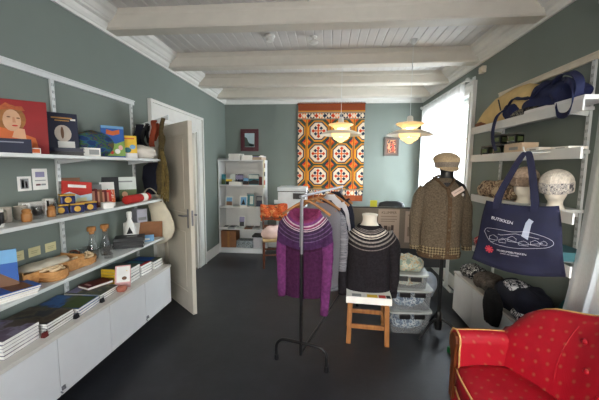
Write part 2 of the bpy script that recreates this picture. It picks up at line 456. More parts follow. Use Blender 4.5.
# ------------------------------------------------------------ curtains and rods
SHEER = sheer('sheer_curtain_cloth', '#f4f4f2', .40)
def curtain_bm(y0, y1, z0, z1, X, depth=.03, waves=9, seed=0, flare=0):
    bm = BM(); nu, nv = waves*10, 14; g = []
    for j in range(nv+1):
        v = j/nv; row = []
        for i in range(nu+1):
            u = i/nu; ph = u*waves*2*pi+1.2*noise.noise(Vector((u*5, v*1.5, seed)))
            x = X+depth*(.5+.5*(1-v)*.6)*sin(ph)-flare*(1-v)**3*(.5+.5*sin(u*5+seed))
            row.append(bm.verts.new((x, y0+(y1-y0)*u+.012*sin(ph*2+1), z0+(z1-z0)*v)))
        g.append(row)
    for j in range(nv):
        for i in range(nu): bm.faces.new((g[j][i], g[j][i+1], g[j+1][i+1], g[j+1][i]))
    return bm
def curtain_set(cl, rl, y0, y1, z0, z1, X, zr, seed, flare=0):
    rod = thing('curtain_rod', rl, 'curtain rod', (X, (y0+y1)/2, zr))
    L = (y1-y0)/2+.06
    bm = BM(); tube(bm, [(0, -L, 0), (0, L, 0)], .012); obj('rod', bm, METW, rod, smooth='auto')
    for s in (-1, 1):
        bm = BM(); lathe(bm, [(.0001, -.03), (.02, -.02), (.026, 0), (.02, .02), (.0001, .03)], 14, M=xf((0, s*L, 0), (R(90), 0, 0))); obj('finial', bm, METW, rod, smooth=True)
        bm = BM(); box(bm, 0, XR-X, s*(L-.05)-.012, s*(L-.05)+.012, -.012, .012); box(bm, XR-X-.012, XR-X, s*(L-.05)-.035, s*(L-.05)+.035, -.035, .045, bev=.004); obj('bracket', bm, METW, rod)
    bm = curtain_bm(y0, y1, z0-zr, z1-zr, 0, .028, int((y1-y0)*7), seed, flare)
    o = obj('curtain', bm, SHEER, None, (X, 0, zr), smooth=True); tag(o, cl, 'curtain')
curtain_set('white sheer curtain over the bright window beyond the cardigan mannequin', 'white curtain rod below the cornice over the far window', 3.98, 5.66, .93, 2.60, 1.60, 2.61, 1)
curtain_set('white sheer curtain at the right edge behind the red sofa', 'white curtain rod with a round end, high in the upper right corner', .50, 2.04, .62, 2.56, 1.60, 2.58, 3, .11)
bm = BM(); box(bm, -.022, .022, -.045, .045, -.035, .035, bev=.006); box(bm, -.03, -.02, -.03, .03, -.012, .012, bev=.002)
tag(obj('detector', bm, mat('sensor_plastic', '#d9cdb9', .5), None, (XR-.03, 3.72, 2.66)), 'small cream box sensor on the wall above the curtain rod corner', 'sensor')

# ------------------------------------------------------------ ceiling fittings
DETW = mat('detector_plastic', '#dedcd5', .4)
for (x, y), lb in (((-.62, 3.36), 'white smoke detector on the ceiling, left one of two'), ((-.17, 3.42), 'white sprinkler-like detector on the ceiling, right one of two')):
    t = thing('smoke_detector', lb, 'smoke detector', (x, y, ZC))
    bm = BM(); lathe(bm, [(.052, 0), (.055, -.012), (.05, -.022), (.03, -.03), (.0001, -.031)] if x < -.3 else [(.035, 0), (.035, -.012), (.012, -.016), (.012, -.04)], 20); obj('base', bm, DETW, t, smooth='auto')
    bm = BM(); lathe(bm, [(.034, -.03), (.04, -.045), (.036, -.06), (.0001, -.065)] if x < -.3 else [(.012, -.04), (.045, -.05), (.05, -.062), (.03, -.078), (.0001, -.08)], 20); obj('cover', bm, DETW, t, smooth='auto')
bm = BM(); tube(bm, [(-.14, 1.75, ZC-.006), (-.16, 2.3, ZC-.006), (-.18, 2.712, ZC-.006)], .006, 6)
tag(obj('ceiling_cable', bm, CEILW), 'thin white cable running along the ceiling boards', 'cable')

# ------------------------------------------------------------ pendant lamps: three nested shades
SHADEW = mat('enamel_white', '#e9e4d6', .35, var=.02)
OPAL = sheer('opal_shade', '#fdf3dc', .10, 3)
SHADEI = mat('shade_inside_warm', '#f0c878', .5, var=.02)
def pendant(label, x, y, zb):
    t = thing('pendant_lamp', label, 'lamp', (x, y, zb), group='pendant lamps over the counter')
    def shell(name, prof, th=.003, m=SHADEW, pr=t):
        bm = BM(); lathe(bm, prof+[(r_-.001, z-th) for r_, z in prof[::-1]], 48, close=True); return obj(name, bm, m, pr, smooth=True)
    shell('main_shade', [(.10, .150), (.13, .146), (.17, .134), (.215, .116), (.245, .100), (.25, .094)])
    shell('top_shade', [(.05, .232), (.09, .232), (.142, .222), (.15, .214), (.12, .2), (.09, .182), (.075, .168)], m=OPAL)
    shell('middle_shade', [(.095, .112), (.112, .108), (.112, .098), (.105, .08), (.095, .068)], m=OPAL)
    shell('bottom_shade', [(.092, .062), (.094, .056), (.066, .034), (.05, .03), (.035, .012), (.012, .004), (.003, .003)], m=OPAL)
    bm = BM(); lathe(bm, [(.0001, .30), (.02, .3), (.03, .29), (.034, .245), (.052, .235), (.05, .225), (.03, .22), (.0001, .22)], 20); obj('cap', bm, METW, t, smooth='auto')
    bm = BM()
    for k in range(3):
        a = k*2*pi/3+.4; tube(bm, [(.1*cos(a), .1*sin(a), .165), (.105*cos(a), .105*sin(a), .055)], .003, 6)
    obj('strut', bm, CHROME, t)
    bm = BM(); lathe(bm, [(.0001, .205), (.02, .2), (.035, .165), (.045, .12), (.035, .085), (.015, .07), (.0001, .068)], 20); obj('bulb', bm, glow('bulb_glow', '#ffe0ae', 12), t, smooth=True)
    bm = BM(); tube(bm, [(0, 0, .3), (0, 0, ZC-zb-.02)], .0028, 8); obj('cord', bm, METW, t)
    bm = BM(); lathe(bm, [(.0001, ZC-zb-.05), (.02, ZC-zb-.045), (.045, ZC-zb-.01), (.045, ZC-zb)], 16); obj('ceiling_rose', bm, METW, t, smooth='auto')
pendant('lit white pendant lamp hanging in front of the woven tapestry', .15, 3.9, 1.885)
pendant('lit white pendant lamp hanging to the left of the capped mannequin', .885, 3.58, 1.85)

# ------------------------------------------------------------ tapestry
TW, TH = 1.235, 1.80
tcol = ['#8a452c', '#d8c6ae', '#26334a', '#c9852b', '#c03f1e', '#3f4a3c', '#8a4526', '#8d7a66', '#dd6a28']
TM = [mat('tapestry_wool_%s' % n, c, .95, var=.12, scale=80, bump=.5, bscale=120, spec=.1) for n, c in zip(('rust', 'cream', 'navy', 'mustard', 'red', 'green', 'brown', 'taupe', 'orange'), tcol)]
def tap(u, v):
    """u,v metres from the top left corner; returns a wool index"""
    if v < .125: return 0 if int(v/.02) % 3 else 6
    if v < .165 or (v > 1.57 and v < 1.60): return 3 if v < .14 else 7
    if v < .26 or 1.60 <= v < 1.69:                         # small motif rows
        vv = abs((v-.212 if v < .3 else v-1.645))/.048; k = (u/.077); f = abs(k-math.floor(k)-.5)*2; i = int(k) % 4
        if f+vv < 1.0: return (4, 1, 2, 1)[i]
        return (1, 8, 1, 2)[i]
    if v < .285: return 7
    if v >= 1.69: return 6 if int(v/.012) % 4 else 0
    sx, sy = .44, .42
    cu = (u-.385)/sx; cv = (v-.49)/sy
    du = (cu-round(cu))*sx; dv = (cv-round(cv))*sy
    a, b_ = abs(du), abs(dv); o = max(a, b_, (a+b_)/1.40)
    if o < .150:
        best = 9
        if a+b_ < .030: return 8
        for qx, qy, c_ in ((.052, .052, 2), (.1, 0, 4), (0, .1, 4)):
            if abs(a-qx)+abs(b_-qy) < .036: return c_
        if (a < .012 or b_ < .012) and o < .07: return 4
        return 1
    if o < .170: return 2
    if o < .195: return 3
    if a > .2: return 3 if a < .212 else 6
    # corner diamonds between octagons
    ga, gb = .22-a, .21-b_
    q = ga+gb
    if q < .035: return 3
    if q < .085: return (4 if (du*dv > 0) else 8)
    if q < .115: return 2 if dv > 0 else 5
    return 5
bm = BM(); NU, NV = 124, 180; rows = []
for j in range(NV+1):
    rows.append([bm.verts.new((-TW/2+TW*i/NU+(.004*sin(j*.13) if i in (0, NU) else 0), -.006*sin(i*.21)*(.3+j/NV), -TH*j/NV)) for i in range(NU+1)])
for j in range(NV):
    for i in range(NU):
        f = bm.faces.new((rows[j][i], rows[j+1][i], rows[j+1][i+1], rows[j][i+1])); f.material_index = tap((i+.5)/NU*TW, (j+.5)/NV*TH)
tp = thing('tapestry', 'large woven wall tapestry with rows of white octagons on the back wall', 'tapestry', (.045, YB-.03, 2.745))
o = obj('woven_cloth', bm, TM, tp); md = o.modifiers.new('thick', 'SOLIDIFY'); md.thickness = .008
bm = BM(); tube(bm, [(-TW/2-.02, .012, .005), (TW/2+.02, .012, .005)], .01); obj('hanging_rod', bm, DARKW, tp)
bm = BM()
for i in range(124):
    xx = -TW/2+.005+i*.01; tube(bm, [(xx, -.004, .004), (xx+.003*sin(i*3), -.008, .03+.005*sin(i*5))], .0028, 4)
obj('fringe', bm, TM[0], tp)

# ------------------------------------------------------------ framed pictures
def framed(label, x, z, w_, h_, frame_m, mat_m, pic_m, fw, parts=None):
    t = thing('framed_picture', label, 'picture', (x, YB, z))
    bm = BM(); d = .025
    for q in ((-w_/2, w_/2, -h_/2, -h_/2+fw), (-w_/2, w_/2, h_/2-fw, h_/2), (-w_/2, -w_/2+fw, -h_/2+fw, h_/2-fw), (w_/2-fw, w_/2, -h_/2+fw, h_/2-fw)): box(bm, q[0], q[1], -d, 0, q[2], q[3], bev=.003)
    obj('frame', bm, frame_m, t)
    bm = BM(); box(bm, -w_/2+fw, w_/2-fw, -.012, 0, -h_/2+fw, h_/2-fw); obj('mount', bm, mat_m, t)
    a = w_/2-fw-.03; b2 = h_/2-fw-.03
    bm = BM(); box(bm, -a, a, -.014, -.012, -b2, b2); obj('print', bm, pic_m, t)
    if parts:
        for nm, mm, pl in parts:
            bm = BM(); prism(bm, [(px, -.016, pz) for px, pz in pl], (0, .0018, 0)); obj(nm, bm, mm, t)
    return t
maroon = mat('maroon_frame', '#4a1220', .4)
framed('maroon framed landscape print hanging above the white bookcase', -1.505, 2.085, .35, .42, maroon, maroon, mat('pale_sky_print', '#9fb2b8', .5),
       .05, [('cliff', mat('print_cliff', '#3a4a42', .6), [(-.095, -.125), (-.095, .06), (-.05, .04), (-.03, -.02), (.0, -.06), (.09, -.08), (.09, -.125)]), ('water', mat('print_water', '#5c7a86', .6), [(-.02, -.12), (-.01, -.07), (.09, -.085), (.09, -.12)])])
framed('small framed print of figures on the back wall right of the tapestry', 1.165, 1.972, .27, .345, mat('dull_frame', '#4d443c', .5), mat('print_ground', '#6b5145', .6), blotch('figures_print', ['#5b2c22', '#a34f30', '#c08c5c', '#2d2a33'], 18, .5), .03,
       [('figure', mat('print_skin', '#b98a62', .6), [(-.06, -.05), (-.06, .03), (-.045, .06), (-.03, .03), (-.03, -.05)]), ('figure', mat('print_red', '#a8402c', .6), [(.01, -.07), (.01, .02), (.03, .06), (.05, .02), (.05, -.07)])])
bm = BM(); box(bm, -.04, .04, -.012, 0, -.04, .04, bev=.004); box(bm, -.02, .02, -.016, -.012, -.02, .02, bev=.002)
tag(obj('wall_socket', bm, LAM, None, (-.99, YB, .90)), 'white wall socket between bookcase and printer', 'socket')

# ------------------------------------------------------------ wall shelving (slotted rails) left
def rail(label, x, y, s, z0=.62, z1=2.22, grp='slotted rails of the left shelving'):
    """s=+1: slots face +x"""
    bm = BM(); box(bm, x-.008, x+.008, y-.014, y+.014, z0, z1)
    n = int((z1-z0)/.05)
    for k in range(n):
        z = z0+.03+k*.05
        for dy in (-.006, .006): box(bm, x+s*.0078, x+s*.0088, y+dy-.002, y+dy+.002, z, z+.02, mi=1)
    tag(obj('shelf_rail', bm, [METW, SLOT]), label, 'shelf rail', grp)
rail('slotted white shelf rail on the left wall, behind the standing navy book', XL+.01, 2.14, 1)
rail('slotted white shelf rail on the left wall, nearest to the open door', XL+.01, 3.05, 1)
rail('slotted white shelf rail on the left wall, nearest to the camera', XL+.01, 1.24, 1)
bm = BM(); box(bm, XL+.001, XL+.022, .3, 3.09, 2.195, 2.235, bev=.002); box(bm, XL+.001, XL+.03, .3, 3.09, 2.228, 2.238)
tag(obj('hanging_rail', bm, METW), 'long white horizontal rail above the left shelves', 'rail')
ZS = (1.655, 1.262, .868)
for z, lb in zip(ZS, ('top shelf on the left wall with standing books and scarves', 'middle shelf on the left wall with mugs and navy tins', 'lowest shelf on the left wall with trays, carafes and bottle')):
    t = thing('wall_shelf', lb, 'shelf', (-1.81, 1.9, z), group='white shelves on the left wall')
    bm = BM(); box(bm, -.155, .16, -1.5, 1.1, -.022, 0, bev=.002); obj('shelf_board', bm, SHELFW, t)
    for y in (1.24, 2.14, 3.05 if False else 2.96):
        bm = BM(); prism(bm, [(-.16, y-1.9-.004, -.022), (.10, y-1.9-.004, -.022), (.10, y-1.9-.004, -.028), (-.16, y-1.9-.004, -.058)], (0, .008, 0)); obj('bracket', bm, METW, t)

# ------------------------------------------------------------ wall-hung cabinets left
for k in range(5):
    y0 = .73+.45*k-.005
    lbs = ('white wall-hung cabinet nearest the camera, out at the frame edge', 'white wall-hung cabinet under the front landscape magazines', 'white wall-hung cabinet under the blue covered magazines', 'white wall-hung cabinet under the leaning pink brochure', 'white wall-hung cabinet at the end beside the door')
    t = thing('wall_cabinet', lbs[k], 'cabinet', (-1.78, y0+.225, .2), group='low white cabinets along the left wall')
    bm = BM(); box(bm, -.19, .175, -.222, .222, 0, .362, bev=.001); obj('body', bm, LAM, t)
    bm = BM(); box(bm, .177, .195, -.2225, .2225, 0, .36, bev=.0015); d = obj('door', bm, LAM, t)
    if k in (2, 4):
        bm = BM(); box(bm, .195, .203, -.222+.0, -.198, .03, .055, bev=.002); tube(bm, [(.203, -.21, .042), (.212, -.21, .042)], .006); tube(bm, [(.197, -.23, .03), (.207, -.225, .018)], .004)
        obj('lock', bm, CHROME, d)
bm = BM(); box(bm, -1.978, -1.580, .70, 2.985, .564, .588, bev=.002); tag(obj('cabinet_top', bm, LAMTOP), 'long pale top board over the low white cabinets', 'worktop')
ZT = .588

# ------------------------------------------------------------ books
def book_flat(label, x, y, z, w_, d_, t_, rz, cm, group=None, name='book', pages=PAGES, deco=None, cth=None):
    """flat book: spine along local -x, width w_ in x, d_ in y"""
    t = thing(name, label, 'book', (x, y, z), rz, group)
    bm = BM(); c = cth or min(.003, t_*.18)
    box(bm, -w_/2, w_/2, -d_/2, d_/2, 0, c); box(bm, -w_/2, w_/2, -d_/2, d_/2, t_-c, t_); box(bm, -w_/2, -w_/2+c, -d_/2, d_/2, c, t_-c)
    cv = obj('cover', bm, cm, t)
    bm = BM(); box(bm, -w_/2+c, w_/2-.003, -d_/2+.003, d_/2-.003, c, t_-c); obj('pages', bm, pages, t)
    if deco:
        for nm, mm, x0, x1, y0, y1 in deco:
            bm = BM(); box(bm, x0*w_/2, x1*w_/2, y0*d_/2, y1*d_/2, t_, t_+.0008); obj(nm, bm, mm, cv)
    return t
def book_up(label, x, y, z, w_, h_, t_, facing, lean, cm, deco=None, name='book', cat='book', group=None, roll=0):
    """standing book; front cover faces local -y; lean tips the top backwards"""
    t = thing(name, label, cat, (x, y, z), rot=(-lean, roll, facing), group=group)
    bm = BM(); c = min(.0025, t_*.2)
    box(bm, -w_/2, w_/2, 0, c, 0, h_); box(bm, -w_/2, w_/2, t_-c, t_, 0, h_); box(bm, -w_/2, -w_/2+c, c, t_-c, 0, h_)
    cv = obj('cover', bm, cm, t)
    bm = BM(); box(bm, -w_/2+c, w_/2-.002, c, t_-c, .002, h_-.002); obj('pages', bm, PAGES, t)
    for q in deco or []:
        nm, mm = q[0], q[1]; bm = BM()
        if len(q[2]) == 4 and not hasattr(q[2][0], '__len__'):
            x0, x1, z0, z1 = q[2]; box(bm, x0*w_, x1*w_, -.0012-.0004*len(q), 0, z0*h_, z1*h_)
        else: prism(bm, [(px*w_, -.0016 if len(q) < 4 else q[3], pz*h_) for px, pz in q[2]], (0, .0016 if len(q) < 4 else -q[3], 0))
        obj(nm, bm, mm, cv)
    return t
def disc(cx, cz, rx, rz, n=18, a0=0, a1=2*pi): return [(cx+rx*cos(a0+(a1-a0)*i/(n-1 if a1-a0 < 6 else n)), cz+rz*sin(a0+(a1-a0)*i/(n-1 if a1-a0 < 6 else n))) for i in range(n)]

C = {k: mat('print_'+k, v, .5, var=.08) for k, v in dict(red='#8e1a1d', navy='#161c36', black='#15161a', white='#e6e4de', blue='#2456a0', sky='#6fa3cc', green='#4c5b32', yellow='#e4bc36', orange='#c8622b', pink='#d9a3a0', brown='#6e4a30', grey='#8b8d8c', teal='#2f6f79', flesh='#d4a27e', gold='#b98a4a', pale='#cfd6cf', scarlet='#b52a1e', dkred='#5a1414', lilac='#8c86a8').items()}

# ---- top shelf, left
book_up('large red art book leaning back with a golden-haired carved face on its cover', -1.82, 1.70, ZS[0], .30, .325, .03, R(42), R(10), C['red'],
        [('hair', mat('print_hair', '#94602f', .6, var=.3, scale=30), disc(-.08, .64, .25, .26)), ('robe', C['orange'], [(-.42, 0.02), (-.3, .5), (.0, .42), (.3, .3), (.36, .02)], -.0020), ('face', mat('print_face', '#c99f7e', .6, var=.12), disc(-.04, .61, .135, .2), -.003), ('neck', C['flesh'], [(-.05, .3), (.0, .48), (.14, .46), (.16, .26)], -.0026),
         ('crown', mat('print_gilt', '#a8552c', .6, var=.3, scale=40), [(-.36, .74), (-.34, .86), (-.22, .84), (-.12, .93), (.0, .87), (.12, .88), (.16, .80), (-.08, .82)], -.0036), ('eye', C['brown'], disc(-.085, .67, .03, .013, 10), -.004), ('eye', C['brown'], disc(.055, .655, .03, .013, 10), -.004), ('nose', mat('print_shade_skin', '#b98262', .5), [(-.03, .67), (.0, .67), (.02, .57), (-.03, .57)], -.004), ('mouth', C['scarlet'], disc(.0, .515, .045, .015, 10), -.004)])
book_up('dark navy boxed book standing low in front of the red art book', -1.70, 1.565, ZS[0], .165, .078, .035, R(52), R(2), C['navy'], [('title', mat('print_title_grey', '#7c7f8c', .5), (-.3, .3, .72, .8))])
book_up('small white and orange card standing at the shelf edge below the red book', -1.665, 1.64, ZS[0], .085, .032, .004, R(55), R(6), C['white'], [('print', C['orange'], (.0, .45, .15, .85))], name='price_card', cat='card')
t = book_up('navy book standing on a flat pile with a pale domed shape on its cover', -1.83, 2.045, ZS[0]+.052, .185, .245, .022, R(50), R(7), C['navy'],
        [('title', C['gold'], (-.3, .34, .84, .88)), ('title', C['gold'], (-.2, .24, .77, .8)), ('picture', mat('print_stone', '#c9bcae', .6), disc(.02, .42, .26, .24)), ('picture_detail', C['brown'], disc(.0, .44, .05, .17), -.0025), ('sticker', C['white'], (.28, .44, .8, .85)), ('label_card', C['white'], (-.16, .36, .02, .2))])
for k, (c_, g) in enumerate((('black', 'bottom'), ('navy', 'top'))):
    book_flat('dark hardback lying flat under the navy dome book, %s of two' % g, -1.80, 2.00, ZS[0]+k*.026, .17, .25, .024, R(125), C[c_], 'flat dark hardbacks on the top left shelf', deco=[('title', mat('print_silver_%d' % k, '#8e8f96', .5), -.5, .4, -.6, -.3)])
bm = BM(); box(bm, -.03, .03, -.055, .055, 0, .06, bev=.002); box(bm, .0302, .031, -.02, .045, .012, .048, mi=1)
tag(obj('carton', bm, [PAPER, C['grey']], None, (-1.71, 2.14, ZS[0]), (0, 0, R(-28))), 'small off-white carton on the top shelf right of the flat hardbacks', 'box')
KB = blotch('blue_green_knit', ['#142f5e', '#1d4f6e', '#3a5a33', '#20305e', '#5a4a2a'], 10, .95, (1, 1, 2), 2)
tag(obj('scarf_pile', heap_bm(.17, .55, .19, 3, .35, 8), KB, None, (-1.85, 2.40, ZS[0]-.002), smooth=True), 'blue and green knitted scarf heaped on the top shelf', 'scarf')
book_up('picture book with a bright blue cover and orange title standing by scarves', -1.76, 2.47, ZS[0], .165, .262, .018, R(48), R(8), C['blue'],
        [('band', C['sky'], (-.5, .5, .92, 1.0)), ('title', C['orange'], [(-.3, .74), (-.28, .88), (.0, .84), (.3, .9), (.3, .76), (.0, .7)]), ('field', mat('print_leaf', '#7fa04b', .5), [(-.5, .3), (-.2, .52), (.1, .44), (.5, .55), (.5, .05), (-.5, .05)]), ('flower', C['blue'], disc(-.28, .3, .12, .11), -.003), ('flower', C['scarlet'], disc(-.1, .16, .08, .06), -.003), ('flower', C['white'], disc(.15, .2, .12, .08), -.003), ('flower', C['pink'], disc(.3, .32, .1, .08), -.003)])
book_up('small yellow booklet standing beside the bright blue picture book', -1.71, 2.60, ZS[0], .115, .195, .008, R(42), R(7), C['yellow'],
        [('lower_print', C['white'], (-.5, .5, 0, .22)), ('picture', C['teal'], disc(-.15, .35, .25, .12)), ('picture', C['sky'], disc(.2, .5, .2, .1)), ('title', C['orange'], (-.35, .35, .84, .9))])
bm = heap_bm(.22, .36, .12, 9, .25, 9); tag(obj('canvas_bag', bm, mat('pale_linen', '#d8cfc2', .9, var=.08, bump=.3), None, (-1.77, 2.84, ZS[0]), smooth=True), 'folded pale linen bag lying at the door end of the top shelf', 'bag')

# things hanging from the bar at the shelf end
hb = thing('display_bar', 'white arm with hanging straps at the end of the top left shelf', 'display arm', (-1.96, 3.09, 1.97))
bm = BM(); box(bm, 0, .36, -.004, .004, -.02, .02); obj('arm', bm, METW, hb, rot=(0, R(-17), 0)); bm = BM(); box(bm, .34, .352, -.008, .008, .08, .13, bev=.002); obj('stop', bm, METW, hb)
def hang(name, label, cat, x, z1, z0, w_, m_, y=3.07, wav=.02, seed=0):
    bm = BM(); n = 14; pts = []
    for i in range(n+1):
        v = i/n; pts.append((x+wav*sin(v*5+seed), y-.02-.035*sin(v*pi)-.012*noise.noise(Vector((v*6, seed, 0))), z1+(z0-z1)*v))
    back = [(p[0]-.01, 2*y-p[1], p[2]+.06*i/n) for i, p in enumerate(pts)][::-1]
    ribbon(bm, back+[(x, y, z1+.012)]+pts, (1, .15*sin(seed), 0), w_, .006)
    return tag(obj(name, bm, m_, smooth='auto'), label, cat)
hang('strap', 'dark navy strap hanging at the end of the top left shelf', 'strap', -1.905, 1.99, 1.74, .075, NAVYD, seed=1)
hang('strap', 'black strap hanging between the navy strap and the rust strap', 'strap', -1.83, 2.0, 1.76, .03, BLKP, seed=2)
hang('strap', 'rust brown woven strap hanging at the end of the top left shelf', 'strap', -1.745, 2.03, 1.78, .055, mat('rust_wool', '#8a3c22', .9, var=.2, bump=.4), seed=0)
OL = mat('olive_wool', '#4f4327', .95, var=.3, scale=40, bump=.5); OL2 = mat('ochre_wool', '#6a5a30', .95, var=.3, scale=40, bump=.5)
t = thing('sash', 'long olive and ochre fringed scarf hanging beside the open door', 'scarf', (-1.64, 3.04, 0))
bm = BM(); bmr = [(0, 0, 2.06), (-.01, -.02, 1.95), (0, -.035, 1.8), (-.02, -.04, 1.6), (-.03, -.04, 1.42), (-.045, -.03, 1.30)]
tube(bm, smoothpath(bmr, 5), [.022]*8+[.03]*8+[.042]*5+[.036]*5, 12, flat=.5, up=(0, 1, 0)); wobble(bm, .012, 14, 3); obj('cloth', bm, OL, t, smooth=True)
bm = BM()
for k in range(9):
    a = k*.9; tube(bm, smoothpath([(-.0+.01*cos(a), -.05, 1.75), (.03+.02*cos(a), -.06-.01*sin(a), 1.6), (.03+.035*cos(a*1.3), -.055, 1.45), (.015+.04*cos(a*1.7), -.05, 1.27-.02*(k % 3))], 4), .007, 6)
obj('tassel', bm, OL2, t, smooth=True)
bm = BM(); secs = []
for z, rx, ry in ((1.62, .06, .03), (1.57, .12, .045), (1.45, .15, .055), (1.36, .13, .05), (1.30, .10, .04)): secs.append(ell((-1.80, 3.14, z), rx, ry, 20))
loft(bm, secs); wobble(bm, .02, 9, 4); tag(obj('dark_bag', bm, NAVYD, smooth=True), 'black cloth bag hanging below the top shelf at the door end', 'bag')
# cream canvas bag hanging at end of the lower shelves
bm = BM(); secs = []
for z, cx, rx, ry in ((1.26, -1.80, .07, .025), (1.20, -1.775, .09, .03), (1.10, -1.74, .11, .035), (1.0, -1.715, .12, .04), (.9, -1.71, .12, .045), (.83, -1.73, .10, .04), (.78, -1.76, .06, .03)): secs.append(ell((cx, 3.10, z), rx, ry, 24))
loft(bm, secs); wobble(bm, .016, 8, 2)
t = thing('canvas_bag', 'cream canvas bag bulging at the door end of the left shelves', 'bag', (0, 0, 0)); t.location = (-1.7, 3.1, .76)
bmesh.ops.translate(bm, vec=(1.7, -3.1, -.76), verts=bm.verts); obj('bag_body', bm, CREAM, t, smooth=True)
bm = BM(); ribbon(bm, smoothpath([(-.2, -.03, .47), (-.18, -.04, .55), (-.12, -.045, .60), (-.05, -.04, .55), (-.03, -.03, .47)], 4), (0, 1, 0), .025, .004); obj('handle', bm, CREAM, t)

# ---- middle shelf, left
z = ZS[1]
def mug(label, x, y, r_, h_, body, inner, hang_, rz=0, grp=None):
    t = thing('mug', label, 'mug', (x, y, z), rz, grp)
    bm = BM(); lathe(bm, [(.0001, 0), (r_*.92, 0), (r_, .006), (r_, h_), (r_-.004, h_), (r_-.005, .008), (.0001, .008)], 28); obj('body', bm, body, t, smooth='auto')
    bm = BM(); tube(bm, smoothpath([(0, -r_+.002, h_*.85), (0, -r_-.028, h_*.8), (0, -r_-.034, h_*.5), (0, -r_-.022, h_*.22), (0, -r_+.002, h_*.18)], 5), .006, 8); obj('handle', bm, hang_, t, smooth=True)
    return t
MW = mat('white_enamel', '#e2e0da', .3); t = mug('white enamel mug with black picture and black handle at the shelf edge', -1.75, 1.475, .043, .095, MW, MW, BLKP, R(70))
bm = BM(); lathe(bm, [(.0434, .02), (.0434, .08)], 28); 
for f in list(bm.faces):
    if len(f.verts) > 4 or f.calc_center_median().x < .01: bm.faces.remove(f)
obj('picture', bm, BLKP, t)
CP = mat('stoneware', '#b9aea0', .6, var=.12, scale=40)
mug('beige stoneware mug behind the white enamel mug', -1.85, 1.62, .036, .085, CP, CP, CP, R(60)); mug('grey stoneware mug standing behind the small wooden-lid jar', -1.86, 1.73, .034, .08, CP, CP, CP, R(60))
def jar(label, x, y, r_, h_, bodym, lidm, zz, lidh=.02):
    t = thing('jar', label, 'jar', (x, y, zz))
    bm = BM(); lathe(bm, [(.0001, 0), (r_*.85, 0), (r_, r_*.4), (r_, h_-r_*.5), (r_*.75, h_), (.0001, h_)], 20); obj('body', bm, bodym, t, smooth=True)
    bm = BM(); lathe(bm, [(.0001, h_), (r_*.8, h_), (r_*.85, h_+lidh*.6), (r_*.5, h_+lidh), (.0001, h_+lidh)], 20); obj('lid', bm, lidm, t, smooth='auto')
WJ = mat('turned_wood', '#a56f38', .5, var=.2)
jar('small honey-coloured turned wooden jar near the white mug', -1.745, 1.655, .026, .055, WJ, WJ, z); jar('small turned wooden jar just left of the navy tins', -1.755, 1.83, .024, .052, WJ, WJ, z)
t = thing('glass', 'stack of clear tumblers between the two turned wooden jars', 'glass', (-1.76, 1.745, z)); bm = BM(); lathe(bm, [(.0001, .003), (.028, .0), (.036, .075), (.034, .08), (.033, .06), (.026, .008), (.0001, .008)], 24); obj('tumbler', bm, GLS, t, smooth=True)
bm = BM(); lathe(bm, [(.025, .02), (.03, .04), (.037, .1), (.035, .1), (.026, .025)], 24, close=True); obj('tumbler', bm, GLS, t, smooth=True)
for x, y, a, b_, h_, lb in ((-1.90, 1.85, .06, .13, .09, 'white carton standing behind the clear tumblers'), (-1.90, 1.965, .05, .055, .10, 'narrow white carton with dark stripe beside the shelf rail')):
    bm = BM(); box(bm, -a/2, a/2, -b_/2, b_/2, 0, h_, bev=.002); box(bm, a/2, a/2+.001, -b_/2+.005, -b_/2+.02, .01, h_-.01, mi=1); tag(obj('carton', bm, [PAPER, C['black']], None, (x, y, z), (0, 0, R(-25))), lb, 'box')
TINB = mat('navy_tin', '#141a4a', .3, .2)
def tin(label, x, y, zz):
    t = thing('tin', label, 'tin', (x, y, zz), R(-38), 'navy and gold tins on the middle shelf')
    bm = BM(); box(bm, -.038, .038, -.042, .042, 0, .055, bev=.008); obj('body', bm, TINB, t)
    bm = BM(); box(bm, -.04, .04, -.044, .044, .055, .066, bev=.004); obj('lid', bm, GOLD, t)
    bm = BM(); prism(bm, [(.0383, a_, b_) for a_, b_ in disc(0, .028, .02, .02, 14)], (.001, 0, 0)); obj('emblem', bm, GOLD, t)
    bm = BM(); prism(bm, [(a_, -.0435, b_) for a_, b_ in disc(0, .028, .02, .02, 14)], (0, .001, 0)); obj('emblem', bm, GOLD, t)
    return t
tin('navy tin with gold lid, left one of the bottom row', -1.80, 1.945, z); tin('navy tin with gold lid, middle one of the bottom row', -1.755, 2.03, z); tin('navy tin with gold lid, right one in front of the red book', -1.745, 2.135, z); tin('navy tin with gold lid, topmost one stacked on the others', -1.78, 1.985, z+.066)
book_up('brown hardback standing behind the red and pale blue book', -1.925, 2.18, z, .14, .235, .02, R(50), R(6), C['brown'], [('title', C['gold'], (-.3, .3, .8, .88))])
book_up('red and pale blue picture book leaning back behind the navy tins', -1.85, 2.15, z, .19, .215, .016, R(52), R(16), C['scarlet'], [('sea', mat('print_pale_blue', '#b8ccd4', .5), [(-.5, 0), (-.5, .52), (-.25, .62), (.1, .5), (.5, .6), (.5, 0)]), ('land', mat('print_pale_yellow', '#d8d2a0', .5), [(-.1, .1), (.0, .4), (.3, .45), (.36, .2), (.1, .05)], -.003), ('title', C['white'], (-.3, .3, .78, .88))], roll=R(6))
for k in range(4):
    book_up(('red-edged card folder, leftmost in the slanting row', 'red-edged card folder, second in the slanting row', 'red-edged card folder, third in the slanting row', 'red-edged card folder, rightmost in the slanting row')[k], -1.83+.018*k, 2.235+.028*k, z, .13, .155-.006*k, .006, R(40), R(24), (C['dkred'], C['brown'], C['dkred'], C['scarlet'])[k], [('panel', mat('print_panel_%d' % k, '#b9826a', .5), (-.36, .36, .12, .88))], name='card_folder', cat='card', group='slanting red card folders')
